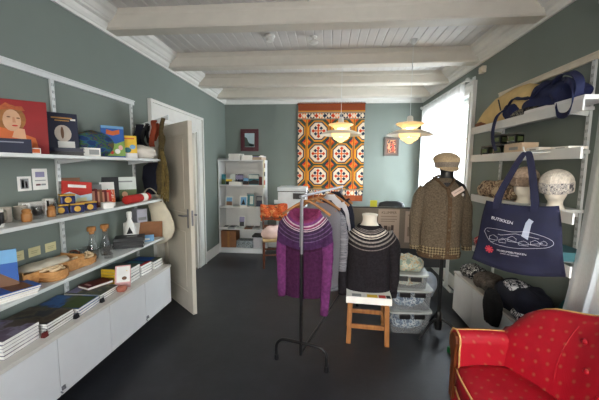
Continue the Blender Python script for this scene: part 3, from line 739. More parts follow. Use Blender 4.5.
book_up('orange patterned greeting card standing right of the slanting folders', -1.775, 2.36, z, .13, .135, .005, R(45), R(14), C['orange'], [('pattern', blotch('card_print', ['#c8622b', '#d9a18a', '#a63a2a', '#d8c7b8'], 30, .5), (-.44, .44, .3, .94)), ('white_edge', C['white'], (-.5, .5, 0, .2))], name='greeting_card', cat='card')
book_up('white oval-cornered card with dark figure at the back of the shelf', -1.885, 2.53, z, .11, .185, .005, R(48), R(8), C['white'], [('figure', C['navy'], [(-.05, .15), (-.12, .5), (0, .7), (.16, .55), (.12, .15)])], name='greeting_card', cat='card')
book_up('grey round-topped card between the folders and the oval card', -1.92, 2.43, z, .10, .17, .005, R(48), R(8), C['grey'], [('print', C['black'], disc(0, .6, .2, .2))], name='greeting_card', cat='card')
bm = BM(); box(bm, -.03, .03, -.035, .035, 0, .045, bev=.002); tag(obj('note_block', bm, PAPER, None, (-1.695, 2.26, z), (0, 0, R(-35))), 'white paper block in front of the red-edged folders', 'box')
book_up('dark green book standing behind the white and green booklet', -1.925, 2.62, z, .14, .225, .02, R(46), R(6), C['black'])
book_up('white and moss green booklet standing behind the red roll', -1.855, 2.715, z, .20, .225, .006, R(44), R(8), C['pale'], [('lower_print', C['green'], (-.5, .5, 0, .48)), ('figure', C['flesh'], disc(.0, .28, .12, .12), -.003), ('title', C['grey'], (-.35, .35, .78, .84))])
t = thing('fabric_roll', 'red rolled blanket with a white paper band lying at the shelf edge', 'blanket roll', (-1.70, 2.66, z+.036), R(2))
bm = BM(); lathe(bm, [(.0001, -.19), (.028, -.188), (.036, -.17), (.036, .17), (.028, .188), (.0001, .19)], 24, M=xf((0, 0, 0), (R(90), 0, 0))); wobble(bm, .004, 20); obj('roll', bm, mat('red_fleece', '#ab241c', .95, var=.12, bump=.5), t, smooth=True)
bm = BM(); lathe(bm, [(.0385, .045), (.0385, .115)], 24, M=xf((0, 0, 0), (R(-90), 0, 0))); obj('paper_band', bm, PAPER, t, smooth='auto')
bm = BM(); lathe(bm, [(.0001, 0), (.014, 0), (.014, .07), (.006, .09), (.006, .11), (.0001, .11)], 14); tag(obj('bottle', bm, mat('dark_glass_bottle', '#2c2a26', .2), None, (-1.79, 1.90, z), smooth='auto'), 'slim dark little bottle beside the navy tins', 'bottle')

# papers taped on the wall
def note(label, y, z0, w_, h_, m_=PAPER, deco=()):
    t = thing('wall_note', label, 'note', (XL+.001, y, z0))
    bm = BM(); box(bm, 0, .0012, -w_/2, w_/2, 0, h_); obj('sheet', bm, m_, t)
    for mm, a, b_, c_, d in deco:
        bm = BM(); box(bm, .0012, .002, a*w_, b_*w_, c_*h_, d*h_); obj('print', bm, mm, t)
note('small white note with a dark photo of figures taped to the wall', 1.885, 1.42, .095, .095, PAPER, ((C['grey'], -.3, .3, .15, .85), (C['black'], -.22, -.05, .2, .75), (C['black'], .05, .2, .2, .65)))
note('taller white notice with grey and red print taped to the wall', 2.00, 1.42, .115, .145, PAPER, ((C['lilac'], -.3, .3, .6, .85), (C['dkred'], -.3, .0, .2, .28), (C['grey'], .05, .35, .2, .28), (C['grey'], -.35, .35, .42, .46)))
YN = mat('cream_note', '#d8cd9c', .8)
for y, lb in ((1.795, 'left of three'), (1.915, 'middle of three'), (2.04, 'right of three')):
    note('small cream note on the wall above the tray, '+lb, y, .972, .088, .062, YN, ((mat('note_ink', '#a39a72', .8), -.3, .3, .55, .6), (mat('note_ink', '#a39a72', .8), -.3, .2, .35, .4)))

# ---- lowest shelf, left
z = ZS[2]
book_up('blue mountain picture book standing at the left edge of the photo', -1.80, 1.50, z, .19, .25, .015, R(50), R(6), C['blue'], [('sky', C['sky'], (-.5, .5, .7, 1)), ('mountain', C['brown'], [(-.5, .05), (-.5, .3), (-.2, .35), (.1, .5), (.5, .25), (.5, .05)])])
for k, (c_, lb) in enumerate((('white', 'bottom one'), ('white', 'middle one'), ('blue', 'top one, dark blue'))):
    book_flat('thin booklet lying flat at the left frame edge, '+lb, -1.745+.004*k, 1.50+.008*k, z+.016*k, .17, .22, .015, R(-20), C[c_], 'flat booklets on the lowest shelf', deco=[('picture', C['brown'], -.7, .9, -.2, .7)] if k == 2 else None)
t = thing('serving_tray', 'long birch bark tray with a light cloth on the lowest shelf', 'tray', (-1.845, 1.84, z), R(-6))
bm = BM(); w_, l_ = .20, .42
box(bm, -w_/2, w_/2, -l_/2, l_/2, 0, .008)
for s in (-1, 1): box(bm, *sorted((s*w_/2, s*(w_/2-.008))), -l_/2, l_/2, 0, .075, bev=.002)
for s in (-1, 1): box(bm, -w_/2, w_/2, *sorted((s*l_/2, s*(l_/2-.008))), 0, .09, bev=.002)
obj('tray_body', bm, BIRCH, t)
for s in (-1, 1):
    bm = BM(); tube(bm, smoothpath([(-.05, s*l_/2, .07), (-.03, s*(l_/2+.02), .10), (.03, s*(l_/2+.02), .10), (.05, s*l_/2, .07)], 4), .006, 8); obj('handle', bm, DARKW, t, smooth=True)
bm = heap_bm(.15, .34, .035, 5, .5, 16, M=xf((0, 0, .055))); tag(obj('tray_cloth', bm, mat('natural_linen', '#d8cdb8', .9, var=.1, bump=.3), None, (-1.845, 1.84, z), (0, 0, R(-6)), smooth=True), 'crumpled natural linen cloth lying in the long tray', 'cloth')
def basket(label, x, y, r_, h_, n_items, itemcol, nm='basket'):
    t = thing('basket', label, 'basket', (x, y, z))
    bm = BM(); lathe(bm, [(.0001, 0), (r_*.85, 0), (r_, h_*.5), (r_*1.02, h_), (r_*.96, h_), (r_*.93, h_*.5), (r_*.8, .008), (.0001, .008)], 32)
    for k in range(3): lathe(bm, [(r_*.97+.004*cos(a), h_*(.25+.3*k)+.006*sin(a)) for a in [i*pi/3 for i in range(6)]], 32, close=True)
    obj('bowl', bm, BIRCH, t, smooth='auto')
    return t
basket('round birch bowl full of pale bark rings in front of the tray', -1.735, 1.79, .08, .065, 0, None)
basket('round birch bowl of small rings right of the long tray', -1.80, 2.085, .10, .055, 0, None)
RM = mat('pale_ring_wood', '#e0c49c', .6, var=.2, scale=30)
ringbm = BM(); lathe(ringbm, [(.026+.007*cos(a), .007*sin(a)) for a in [i*pi/3 for i in range(6)]], 18, close=True)
ring0 = obj('napkin_ring', ringbm, RM, smooth=True); tag(ring0, 'pale bark ring in one of the two round birch bowls', 'ring', 'bark rings in the birch bowls'); first = True
for cx, cy, rr, hh, n in ((-1.735, 1.79, .05, .082, 8), (-1.80, 2.085, .07, .068, 12)):
    for k in range(n):
        o = ring0 if first else ring0.copy()
        if not first: COL.objects.link(o)
        first = False; a = k*2.4; q = rr*math.sqrt((k+.3)/n)
        o.location = (cx+q*cos(a), cy+q*sin(a), z+hh-.018+.006*(k % 3)); o.rotation_euler = (R(12*(k % 3)-8), R(10*(k % 2)), a)
def carafe(label, x, y):
    t = thing('carafe', label, 'carafe', (x, y, z), group='glass carafes with cork stoppers')
    pf = [(.0001, .002), (.036, .0), (.04, .02), (.04, .08), (.03, .12), (.019, .15), (.019, .2), (.022, .215)]
    bm = BM(); lathe(bm, pf+[(r_-.0025, max(zz, .005)) for r_, zz in pf[:0:-1]]+[(.0001, .006)], 24); obj('body', bm, GLS, t, smooth=True)
    bm = BM(); lathe(bm, [(.0001, .195), (.017, .195), (.018, .215), (.030, .217), (.031, .245), (.028, .25), (.0001, .25)], 18); obj('stopper', bm, CORK, t, smooth='auto')
carafe('clear glass carafe with cork stopper, left one of the pair', -1.81, 2.225); carafe('clear glass carafe with cork stopper, right one of the pair', -1.785, 2.335)
for k, (x, y) in enumerate(((-1.90, 2.19), (-1.89, 2.28), (-1.70, 2.25))):
    bm = BM(); lathe(bm, [(.0001, .003), (.03, 0), (.036, .08), (.034, .08), (.028, .006), (.0001, .006)], 20)
    tag(obj('drinking_glass', bm, GLS, None, (x, y, z), smooth=True), ('low clear tumbler behind the left carafe', 'low clear tumbler behind the right carafe', 'low clear tumbler in front of the two carafes')[k], 'glass', 'tumblers on the lowest shelf')
t = thing('bottle', 'white bottle with a small black triangle on its front', 'bottle', (-1.83, 2.72, z)); t.scale = (1.12, 1.12, 1.2)
bm = BM(); lathe(bm, [(.0001, 0), (.04, 0), (.043, .01), (.043, .12), (.034, .15), (.018, .18), (.016, .2), (.0001, .2)], 24); obj('body', bm, MW, t, smooth='auto')
bm = BM(); lathe(bm, [(.0001, .2), (.02, .2), (.021, .24), (.015, .248), (.0001, .25)], 16); obj('cap', bm, MW, t, smooth='auto')
bm = BM()
for a in (0,):
    c0 = R(-57); prism(bm, [((.0510)*cos(c0+d), (.0510)*sin(c0+d), zz) for d, zz in ((-.5, .08), (.5, .08), (0, .135))], (-.006*cos(c0), -.006*sin(c0), 0))
obj('logo', bm, BLKP, t)
for k in range(3):
    book_flat('black paperback lying flat beside the brown paper bag, %s of three' % ('bottom', 'middle', 'top')[k], -1.76, 2.60+.006*k, z+.03*k, .15, .24, .029, R(116+2*k), C['black'], 'black paperbacks on the lowest shelf', deco=[('title', C['grey'], -.4, .3, -.5, .2)] if k == 2 else None)
KR = mat('kraft_paper', '#8f6140', .8, var=.1)
t = thing('paper_bag', 'brown kraft paper folder lying upright behind the blue card', 'paper bag', (-1.80, 2.93, z), rot=(R(-10), R(3), R(36)))
bm = BM(); box(bm, -.15, .15, 0, .02, 0, .165, bev=.003); obj('bag', bm, KR, t); bm = BM(); prism(bm, [(-.15, -.0015, .165), (.15, -.0015, .165), (.11, -.0015, .125), (-.11, -.0015, .125)], (0, .0015, 0)); obj('flap', bm, KR, t)
book_up('small blue and white card lying in front of the brown folder', -1.70, 2.80, z, .10, .062, .014, R(35), R(12), C['sky'], [('print', C['white'], (-.35, .1, .2, .5))], name='card', cat='card')
bm = BM(); box(bm, -.05, .05, -.05, .05, 0, .13, bev=.002); box(bm, .05, .051, -.04, .04, .02, .05, mi=1); tag(obj('carton', bm, [mat('lilac_carton', '#b9b8c4', .6), C['grey']], None, (-1.86, 2.93, z+.165), (0, 0, R(-30))), 'pale lilac carton standing on the brown folder under the middle shelf', 'box')
bm = BM(); box(bm, -.055, .055, -.055, .055, 0, .165, bev=.002); tag(obj('carton', bm, PAPER, None, (-1.915, 2.885, z), (0, 0, R(-10))), 'plain pale carton behind the brown folder on the lowest shelf', 'box')

# ---- stacks on the cabinets
def stack(x, y, n, t_, w_, d_, rz, cm, words, group, pages=PAPER, deco=None, dz=0, jit=.004):
    for k in range(n):
        pos = 'topmost of its stack' if k == n-1 else ('bottom of its stack' if k == 0 else ('%s from its stack bottom' % ('', 'second', 'third', 'fourth', 'fifth', 'sixth')[k]))
        book_flat('%s, %s' % (words, pos), x+random.uniform(-jit, jit), y+random.uniform(-jit, jit), ZT+dz+t_*k, w_, d_, t_-.0008, rz+R(random.uniform(-1, 1)), cm if k == n-1 or not isinstance(cm, list) else cm[0], group, pages=pages, deco=deco if k == n-1 else None, name='magazine', cth=.0006)
land = lambda n, s: blotch('landscape_print_%s' % n, {'a': ['#3a3030', '#6d5c6e', '#8b8596', '#57493f'], 'b': ['#2a2522', '#4d3f33', '#6b5f48', '#31323a'], 'c': ['#1b3f78', '#2f66a8', '#274a80', '#46502c'], 'd': ['#3b3c22', '#4f5330', '#2f3b3d', '#6c6a45'], 'e': ['#23303c', '#3f4d35', '#59543f', '#22434d']}[n], 9, .35, (1, 1, 1), s, 'LINEAR')
stack(-1.80, 1.475, 5, .02, .30, .22, R(4), land('a', 1), 'thick mountain magazine at the left frame edge', 'mountain magazine stack', deco=[('sky_band', C['lilac'], -.9, -.2, -.8, .8)])
stack(-1.79, 1.72, 4, .017, .30, .21, R(3), land('b', 2), 'dark moorland magazine in the second stack', 'moorland magazine stack')
stack(-1.80, 1.955, 3, .017, .31, .22, R(6), land('c', 3), 'blue fjord magazine in the third stack', 'blue fjord magazine stack', deco=[('grass', C['green'], .1, .95, -.85, .85)])
stack(-1.81, 2.185, 3, .016, .29, .20, R(2), land('d', 4), 'green valley magazine in the fourth stack', 'green valley magazine stack', deco=[('sky_band', C['lilac'], -.95, -.4, -.8, .8)])
# folded brochure leaning towards the viewer
book_flat('dark red book lying on the green valley magazines', -1.83, 2.26, ZT+.05, .13, .2, .022, R(-20), C['dkred'], deco=[('title', C['pink'], -.5, .5, -.7, -.5)])
book_up('pink and white brochure leaning forward near the cabinet edge', -1.665, 2.345, ZT, .115, .185, .012, R(28), R(26), C['pink'], [('panel', C['white'], (-.40, .45, .25, .95)), ('figure', C['brown'], disc(.1, .42, .16, .08), -.003)], name='brochure', cat='brochure')
bm = heap_bm(.07, .07, .05, 12, .3, 20, 3); tag(obj('figurine', bm, mat('salmon_clay', '#a8624f', .7), None, (-1.625, 2.275, ZT), smooth=True), 'small salmon-coloured clay lump at the foot of the brochure', 'figurine')
stack(-1.78, 2.50, 5, .026, .24, .17, R(2), land('e', 5), 'pale-edged paperback with yellow spine', 'yellow spined paperbacks', pages=PAPER)
bm = BM()
for k in range(5): box(bm, -.117, .117, -.0035, 0, .026*k+.002, .026*k+.024)
tag(obj('book_spine_strip', bm, C['yellow'], None, (-1.78, 2.412, ZT)), 'yellow spines facing the camera on the paperback stack', 'book spines')
stack(-1.785, 2.70, 4, .024, .24, .16, R(-2), C['navy'], 'red-trimmed hardback right of the yellow spines', 'red trimmed hardbacks', deco=[('print', C['teal'], -.6, .6, -.6, .6), ('edge', C['scarlet'], .7, .98, -.98, .98)])
stack(-1.785, 2.885, 3, .026, .26, .16, R(0), land('e', 8), 'dark blue book at the door end of the cabinets', 'blue books by the door', deco=[('print', C['blue'], -.8, .5, -.7, .7)])
for x, y in ((-1.635, 1.83), (-1.64, 2.075), (-1.637, 1.60)):
    t = thing('binder_clip', ('black binder clip between the moorland and the fjord stacks', 'black binder clip at the edge of the blue fjord stack', 'dark red binder clip at the edge of the front stack')[((x, y) == (-1.64, 2.075))*1+((x, y) == (-1.637, 1.60))*2], 'clip', (x, y, ZT))
    bm = BM(); prism(bm, [(-.012, -.015, 0), (.012, -.015, 0), (.004, -.015, .03), (-.004, -.015, .03)], (0, .03, 0)); obj('jaw', bm, BLKP if y != 1.60 else C['dkred'], t)
    bm = BM(); tube(bm, [(0, -.006, .03), (.01, -.008, .045), (.01, .008, .045), (0, .006, .03)], .0015, 6); obj('wire_loop', bm, CHROME, t)

# ------------------------------------------------------------ bookcase at the back
bc = thing('bookcase', 'tall white bookcase standing in the back left corner', 'bookcase', (-1.552, 5.68, 0))
BW, BH = .83, 1.70; y0, y1 = -.19, .19
for s in (-1, 1):
    bm = BM(); box(bm, *sorted((s*BW/2, s*(BW/2-.022))), y0, y1, 0, BH, bev=.001); obj('side_panel', bm, LAM, bc)
bm = BM(); box(bm, -BW/2+.022, BW/2-.022, y1-.012, y1, 0, BH); obj('back_panel', bm, LAM, bc)
bm = BM(); box(bm, -BW/2+.022, BW/2-.022, y0+.01, y0+.026, 0, .07); obj('plinth', bm, LAM, bc)
bz = (.07, .43, .83, 1.23, BH-.022)
for zz in bz:
    bm = BM(); box(bm, -BW/2+.022, BW/2-.022, y0, y1-.012, zz, zz+.022, bev=.001); obj('shelf', bm, LAM, bc)
bx = lambda u: -1.552-BW/2+u*BW
yf = 5.54
# top of bookcase: paper stacks
for u, w_, h_, rz, m_, lb in ((.10, .19, .03, 5, C['grey'], 'flat grey folder on top of the bookcase at its left end'), (.36, .21, .11, -4, PAPER, 'tall pile of white leaflets on the bookcase top, left of centre'), (.62, .19, .085, 6, PAPER, 'white leaflet box on the bookcase top, right of centre'), (.86, .2, .05, -8, mat('tan_leaflet', '#b9a58e', .7), 'pile of tan leaflets on the bookcase top at its right end')):
    bm = BM(); n = max(2, int(h_/.012))
    for k in range(n): box(bm, -w_/2+.004*sin(k*5), w_/2+.004*sin(k*5), -.12, .12, h_*k/n, h_*(k+.9)/n)
    box(bm, -w_/2+.003, w_/2-.003, -.117, .117, 0, h_*.98)
    tag(obj('leaflet_pile', bm, m_, None, (bx(u), 5.65, BH), (0, 0, R(rz))), lb, 'papers', 'paper piles on the bookcase')
book_flat('grey-blue magazine lying on the tan leaflets', bx(.84), 5.65, BH+.05, .24, .2, .02, R(70), C['lilac']); book_flat('green magazine lying on the grey-blue magazine', bx(.82), 5.66, BH+.07, .22, .19, .015, R(84), C['green'])
def bcard(u, zz, w_, h_, m_, lb, deco=None, y=yf, lean=8, name='postcard', t_=.006):
    return book_up(lb, bx(u), y, zz, w_, h_, t_, 0, R(lean), m_, deco, name=name, cat='card' if name == 'postcard' else 'box')
zz = bz[3]+.022
skyd = lambda: [('sky', C['sky'], (-.46, .46, .55, .94)), ('hill', C['black'], [(-.46, .1), (-.46, .5), (-.1, .66), (.2, .45), (.46, .55), (.46, .1)])]
bcard(.10, zz, .08, .19, C['teal'], 'teal postcard at the left end of the top bookcase shelf', [('trees', C['green'], (-.46, .46, .05, .5))])
bcard(.22, zz, .11, .10, C['yellow'], 'small dark landscape card with yellow top on the top bookcase shelf', [('dark', C['black'], (-.5, .5, .0, .6))])
bcard(.31, zz, .14, .19, C['pale'], 'pale card standing behind the white box on the top bookcase shelf', [('dark', C['brown'], (-.45, .45, .05, .3))], y=5.6)
bcard(.43, zz, .15, .19, C['navy'], 'dark blue evening landscape card in the middle of the top shelf', [('sky', C['lilac'], (-.44, .44, .5, .9))], y=5.6)
bcard(.60, zz, .10, .13, C['brown'], 'brown landscape card right of centre on the top bookcase shelf', skyd())
bcard(.76, zz, .20, .19, C['teal'], 'large coastal picture card on the top bookcase shelf', [('sky', C['pale'], (-.46, .46, .6, .94)), ('rock', C['black'], [(-.46, .3), (.0, .5), (.46, .4), (.46, .08), (-.46, .08)])], y=5.58)
bcard(.93, zz, .07, .15, C['dkred'], 'dark red card at the right end of the top bookcase shelf')
bm = BM(); box(bm, -.115, .115, -.04, .04, 0, .055, bev=.002); tag(obj('card_box', bm, PAPER, None, (bx(.38), 5.535, zz)), 'white box of cards at the front of the top bookcase shelf', 'box')
zz = bz[2]+.022
bcard(.22, zz, .14, .19, C['white'], 'white framed town picture on the middle bookcase shelf', [('sky', C['sky'], (-.38, .38, .5, .88)), ('town', C['brown'], (-.38, .38, .12, .5))])
bcard(.54, zz, .14, .20, C['white'], 'white framed photo of a dark sailing boat on the middle shelf', [('sky', C['sky'], (-.38, .38, .15, .88)), ('boat', C['black'], [(-.3, .2), (0, .7), (.25, .2)], -.003)])
bcard(.70, zz, .15, .25, C['grey'], 'tall grey-blue book standing tilted on the middle bookcase shelf', [('print', C['teal'], (-.4, .4, .1, .9)), ('title', C['pale'], (-.1, .3, .2, .8), 0, 0)], t_=.02)
bcard(.90, zz, .13, .20, C['navy'], 'dark card at the right end of the middle bookcase shelf', [('sky', C['grey'], (-.4, .4, .6, .9))])
for u, lb in ((.36, 'left'), (.8, 'right')):
    book_flat('pale leaflet lying flat on the middle bookcase shelf, %s one' % lb, bx(u), 5.55, zz, .2, .11, .008, R(5), C['pale'])
zz = bz[1]+.022
t = bcard(.50, zz+.03, .12, .20, C['white'], 'small photo card standing alone on the lower bookcase shelf', [('photo', C['lilac'], (-.4, .4, .45, .92)), ('figure', C['black'], (-.35, .35, .05, .5))])
for k, (u, m_, w_) in enumerate(((.13, 'white', .18), (.28, 'grey', .16), (.45, 'pale', .2), (.66, 'brown', .18), (.84, 'grey', .18))):
    book_flat(('white booklet lying flat at the left of the lower shelf', 'grey booklet lying flat left of the photo card', 'pale booklet lying flat under the photo card', 'brown booklet lying flat right of the photo card', 'grey booklet lying flat at the right of the lower shelf')[k], bx(u), 5.57, zz, .2, w_*.8, .028, R(90+7*sin(k*3)), C[m_], 'booklets on the lower bookcase shelf', deco=[('print', C['black'], -.5, .6, -.5, .5)])
bcard(.94, zz, .06, .13, C['grey'], 'small grey packet at the right end of the lower shelf')
zz = bz[0]+.022
t = thing('cardboard_box', 'brown cardboard box on the bottom shelf of the bookcase', 'box', (bx(.20), 5.65, zz))
bm = BM(); box(bm, -.14, .14, -.13, .13, 0, .31, bev=.003); obj('body', bm, KR, t); bm = BM(); box(bm, .03, .05, -.132, -.13, .2, .22); box(bm, -.02, .02, -.1315, -.13, 0, .31); obj('tape', bm, CORK, t)
t = thing('magazine_pile', 'low pile of grey magazines on the bottom bookcase shelf', 'magazines', (bx(.56), 5.62, zz)); bm = BM()
for k in range(8): box(bm, -.15+.004*sin(k*4), .15+.004*sin(k*4), -.1, .1, .017*k, .017*k+.014)
box(bm, -.147, .147, -.098, .098, 0, .13); obj('magazines', bm, blotch('grey_mags', ['#6f7a80', '#a3a8a8', '#4d565c'], 40, .5), t)
t = thing('storage_bin', 'pale plastic bin with a dark lid on the bottom bookcase shelf', 'box', (bx(.85), 5.64, zz)); bm = BM(); loft(bm, [ell((0, 0, 0), .085, .1, 24, 6), ell((0, 0, .2), .095, .115, 24, 6)]); obj('body', bm, mat('pale_plastic', '#bfbcc0', .5), t); bm = BM(); box(bm, -.1, .1, -.12, .12, .2, .235, bev=.006); obj('lid', bm, BLKP, t)
# leaflet pocket on the bookcase side
t = thing('leaflet_holder', 'narrow cream hanging note holder on the right side of the bookcase', 'leaflet holder', (-1.135, 5.52, 1.20)); bm = BM(); box(bm, 0, .012, -.05, .05, 0, .50, bev=.002); obj('backing', bm, mat('cream_board', '#d8cfae', .7), t)
for k in range(3):
    bm = BM(); box(bm, .012, .02, -.03, .03, .06+.15*k, .14+.15*k); obj('card', bm, (C['scarlet'], C['black'], C['brown'])[k], t)

# ------------------------------------------------------------ desk, printer, counter screen
DESKW = mat('desk_laminate', '#c4c2bd', .4)
t = thing('desk', 'long pale desk behind the grey screen carrying the printer', 'desk', (.2, 5.55, 0))
bm = BM(); box(bm, -1.1, 1.15, -.32, .3, .75, .78, bev=.003); obj('desktop', bm, DESKW, t)
for s in (-1.05, 1.1):
    for q in (-.27, .25):
        bm = BM(); tube(bm, [(s, q, 0), (s, q, .75)], .02, 12); obj('leg', bm, METW, t, smooth='auto')
PRW = mat('printer_white', '#d9dde0', .4)
t = thing('printer', 'white office printer on the desk behind the purple sweater', 'printer', (-.60, 5.46, .78))
bm = BM(); box(bm, -.24, .24, -.2, .2, .0, .38, bev=.012); obj('body', bm, PRW, t)
bm = BM(); box(bm, -.25, .25, -.21, .2, .39, .46, bev=.012); obj('scanner_lid', bm, PRW, t)
bm = BM(); box(bm, -.235, .235, -.195, .19, .378, .392); obj('gap', bm, BLKP, t)
bm = BM(); box(bm, .02, .22, -.215, -.2, .26, .36, bev=.003); obj('control_panel', bm, BLKP, t)
bm = BM(); box(bm, -.18, .18, -.206, -.2, .05, .11, bev=.003); obj('paper_drawer', bm, METW, t)
t = thing('office_chair', 'dark office chair back just above the screen edge', 'chair', (.93, 4.62, 0))
bm = BM(); secs = [ell((0, 0, zz), rx, ry, 20, 3) for zz, rx, ry in ((.62, .17, .03), (.8, .21, .04), (1.0, .2, .04), (1.08, .17, .035), (1.105, .08, .02))]; loft(bm, secs); obj('backrest', bm, BLKP, t, smooth=True)
bm = BM(); box(bm, -.22, .22, .0, .44, .44, .51, bev=.03); obj('seat', bm, BLKP, t); bm = BM(); tube(bm, [(0, .2, .08), (0, .2, .44)], .025); obj('column', bm, BLACK, t)
bm = BM(); tube(bm, smoothpath([(0, .02, .64), (0, .06, .5), (0, .15, .44)], 4), .018); obj('back_support', bm, BLACK, t)
for k in range(5):
    a = k*2*pi/5+.3; bm = BM(); tube(bm, [(0, .2, .09), (.26*cos(a), .2+.26*sin(a), .06)], [.02, .014]); lathe(bm, [(.0001, -.015), (.028, -.014), (.028, .014), (.0001, .015)], 14, M=xf((.26*cos(a), .2+.26*sin(a), .028), (R(90), 0, a))); obj('leg', bm, BLACK, t)

SCR = mat('screen_fabric', '#8d8379', .9, var=.06, scale=60, bump=.2, bscale=200)
t = thing('counter_screen', 'taupe screen panel with posters standing behind the mannequins', 'screen', (.86, 4.2, 0))
bm = BM(); box(bm, -.56, .76, -.015, .015, .52, 1.055, bev=.002); obj('panel', bm, SCR, t)
bm = BM(); box(bm, -.57, .77, -.02, .02, 1.055, 1.068); obj('top_edge', bm, BLACK, t)
bm = BM(); box(bm, -.56, .76, -.01, .01, .27, .52); obj('modesty_panel', bm, mat('dark_grey_panel', '#33363b', .6), t)
for s in (-.54, .74):
    bm = BM(); box(bm, s-.02, s+.02, -.02, .02, 0, 1.055); box(bm, s-.02, s+.02, -.2, .2, 0, .03, bev=.004); obj('foot', bm, METW, t)
bm = BM(); box(bm, .08, .31, -.0165, -.0155, .0, .0)
bm.free()
INK = mat('poster_ink', '#5a4b46', .7); POST = mat('poster_paper', '#c7b4a6', .7, var=.03); POSTG = mat('poster_ink_light', '#97867b', .7)
def poster(label, x0, x1, z0, z1, lines, words=None):
    p = thing('poster', label, 'poster', ((x0+x1)/2, 4.184, z0)); w_ = x1-x0; h_ = z1-z0
    bm = BM(); box(bm, -w_/2, w_/2, -.0015, 0, 0, h_); obj('sheet', bm, POST, p)
    for a, b_, c_, d, mm in lines:
        bm = BM(); box(bm, a*w_, b_*w_, -.0022, -.0015, c_*h_, d*h_); obj('print', bm, mm, p)
    if words: text('heading', words, h_*.1, INK, p, xf((0, -.0016, h_*.9), (R(90), 0, 0)))
poster('cream text poster on the screen right of the charcoal sweater', .68, .955, .58, 1.04, [(-.38, .38, .78-.0*k, .8, POSTG) for k in range(1)]+[(-.38, .38-.1*(k % 2), .70-.06*k, .72-.06*k, POSTG) for k in range(2)]+[(-.22, -.06, .30, .52, INK), (-.04, .1, .26, .5, POSTG), (.12, .24, .3, .54, INK)], 'KLUMPER')
poster('plain cream poster partly hidden by the brown cardigan', 1.03, 1.30, .60, 1.02, [(-.38, .38, .86, .89, POSTG), (-.38, .3, .2, .5, POSTG)])
bm = BM(); box(bm, -.045, .045, 0, .002, 0, .085); tag(obj('sticky_note', bm, mat('yellow_sticky', '#dede4a', .7), None, (.615, 4.20, 1.068)), 'yellow sticky note standing on the screen top edge', 'note')
bm = BM(); box(bm, -.17, .17, -.01, .01, -.0, .006); bm.free()

# wooden chair with orange textile
cw = thing('wooden_chair', 'dark wooden chair with orange shawl beside the bookcase', 'chair', (-.83, 4.90, 0), R(14))
bm = BM(); box(bm, -.2, .2, -.2, .2, .42, .455, bev=.008); obj('seat', bm, mat('pale_seat', '#b59a6b', .7), cw)
for sx in (-1, 1):
    bm = BM(); tube(bm, [(sx*.185, -.18, 0), (sx*.18, -.18, .42)], .017); obj('leg', bm, DARKW, cw, smooth='auto')
    bm = BM(); tube(bm, smoothpath([(sx*.175, .2, 0), (sx*.175, .185, .44), (sx*.18, .24, .93)], 4), .017); obj('leg', bm, DARKW, cw, smooth='auto')
for zz, yy in ((.90, .235), (.75, .22), (.60, .205)):
    bm = BM(); box(bm, -.17, .17, yy-.01, yy+.01, zz-.03, zz+.02, bev=.004); obj('back_slat', bm, DARKW, cw)
for q in ((-.18, .18, -.19, -.17), (-.18, .18, .17, .19)):
    bm = BM(); box(bm, *q, .2, .225); obj('stretcher', bm, DARKW, cw)
OSH = blotch('orange_shawl_wool', ['#b5491f', '#c7632c', '#a8381a', '#cf8450'], 14, .95)
bm = BM(); g = []
prof_ = [(.205, .74), (.195, .79), (.2, .86), (.235, .955), (.285, .93), (.29, .8), (.285, .68)]
pp = smoothpath([(0, a, b_) for a, b_ in prof_], 4)
for i, p in enumerate(pp):
    g.append([bm.verts.new((xx*(1+.03*sin(i*.8)), p.y-.012*sin(xx*45+i*.3), p.z+.03*noise.noise(Vector((xx*9, i*.05, 2))))) for xx in [(-.22+.44*k/20) for k in range(21)]])
for a, b_ in zip(g, g[1:]):
    for k in range(20): bm.faces.new((a[k], a[k+1], b_[k+1], b_[k]))
o = obj('shawl', bm, OSH, None, (-.83, 4.90, 0), (0, 0, R(14)), smooth=True); md = o.modifiers.new('t', 'SOLIDIFY'); md.thickness = .012; tag(o, 'orange and rust shawl draped over the wooden chair back', 'shawl')
bm = heap_bm(.34, .26, .17, 21, .4, 10); tag(obj('folded_cloth', bm, mat('pale_pink_wool', '#cfb3ab', .95, var=.1), None, (-.86, 4.86, .455), (0, 0, .4), smooth=True), 'crumpled pale pink garment on the wooden chair seat', 'garment')

# ------------------------------------------------------------ storage boxes
def storage(label, x, y, zb, w_, d_, h_, rz, fill):
    t = thing('storage_box', label, 'box', (x, y, zb), rz, 'stack of clear plastic storage boxes')
    bm = BM(); a, b_ = w_/2, d_/2; secs = [ell((0, 0, 0), a*.92, b_*.92, 32, 8), ell((0, 0, h_), a, b_, 32, 8), ell((0, 0, h_), a-.004, b_-.004, 32, 8), ell((0, 0, .006), a*.92-.004, b_*.92-.004, 32, 8)]
    loft(bm, secs); obj('body', bm, PLASTIC, t, smooth='auto')
    bm = BM(); loft(bm, [ell((0, 0, h_-.005), a*1.04, b_*1.04, 32, 8), ell((0, 0, h_+.012), a*1.04, b_*1.04, 32, 8), ell((0, 0, h_+.014), a*.9, b_*.9, 32, 8)]); obj('lid', bm, mat('lid_plastic', '#a3a8a6', .35, alpha=1), t, smooth='auto')
    for s in (-1, 1):
        bm = BM(); box(bm, s*a*.35-.05, s*a*.35+.05, -b_-.022, -b_+.004, h_-.05, h_-.005, bev=.006); obj('clip', bm, BLKP, t)
    c = obj('wool_filling', heap_bm(w_*.82, d_*.8, h_*.8, int(x*10+zb*30), .25, 12, 3), fill, None, (x, y, zb+.008), (0, 0, rz), smooth=True)
    return c
FB = blotch('blue_yarn_mix', ['#3d5878', '#7d95aa', '#b5c0c8', '#4a6076'], 22, .9)
FG = blotch('green_beige_mix', ['#8a9c90', '#c9bc9f', '#a9bab0', '#b59f7c'], 22, .9)
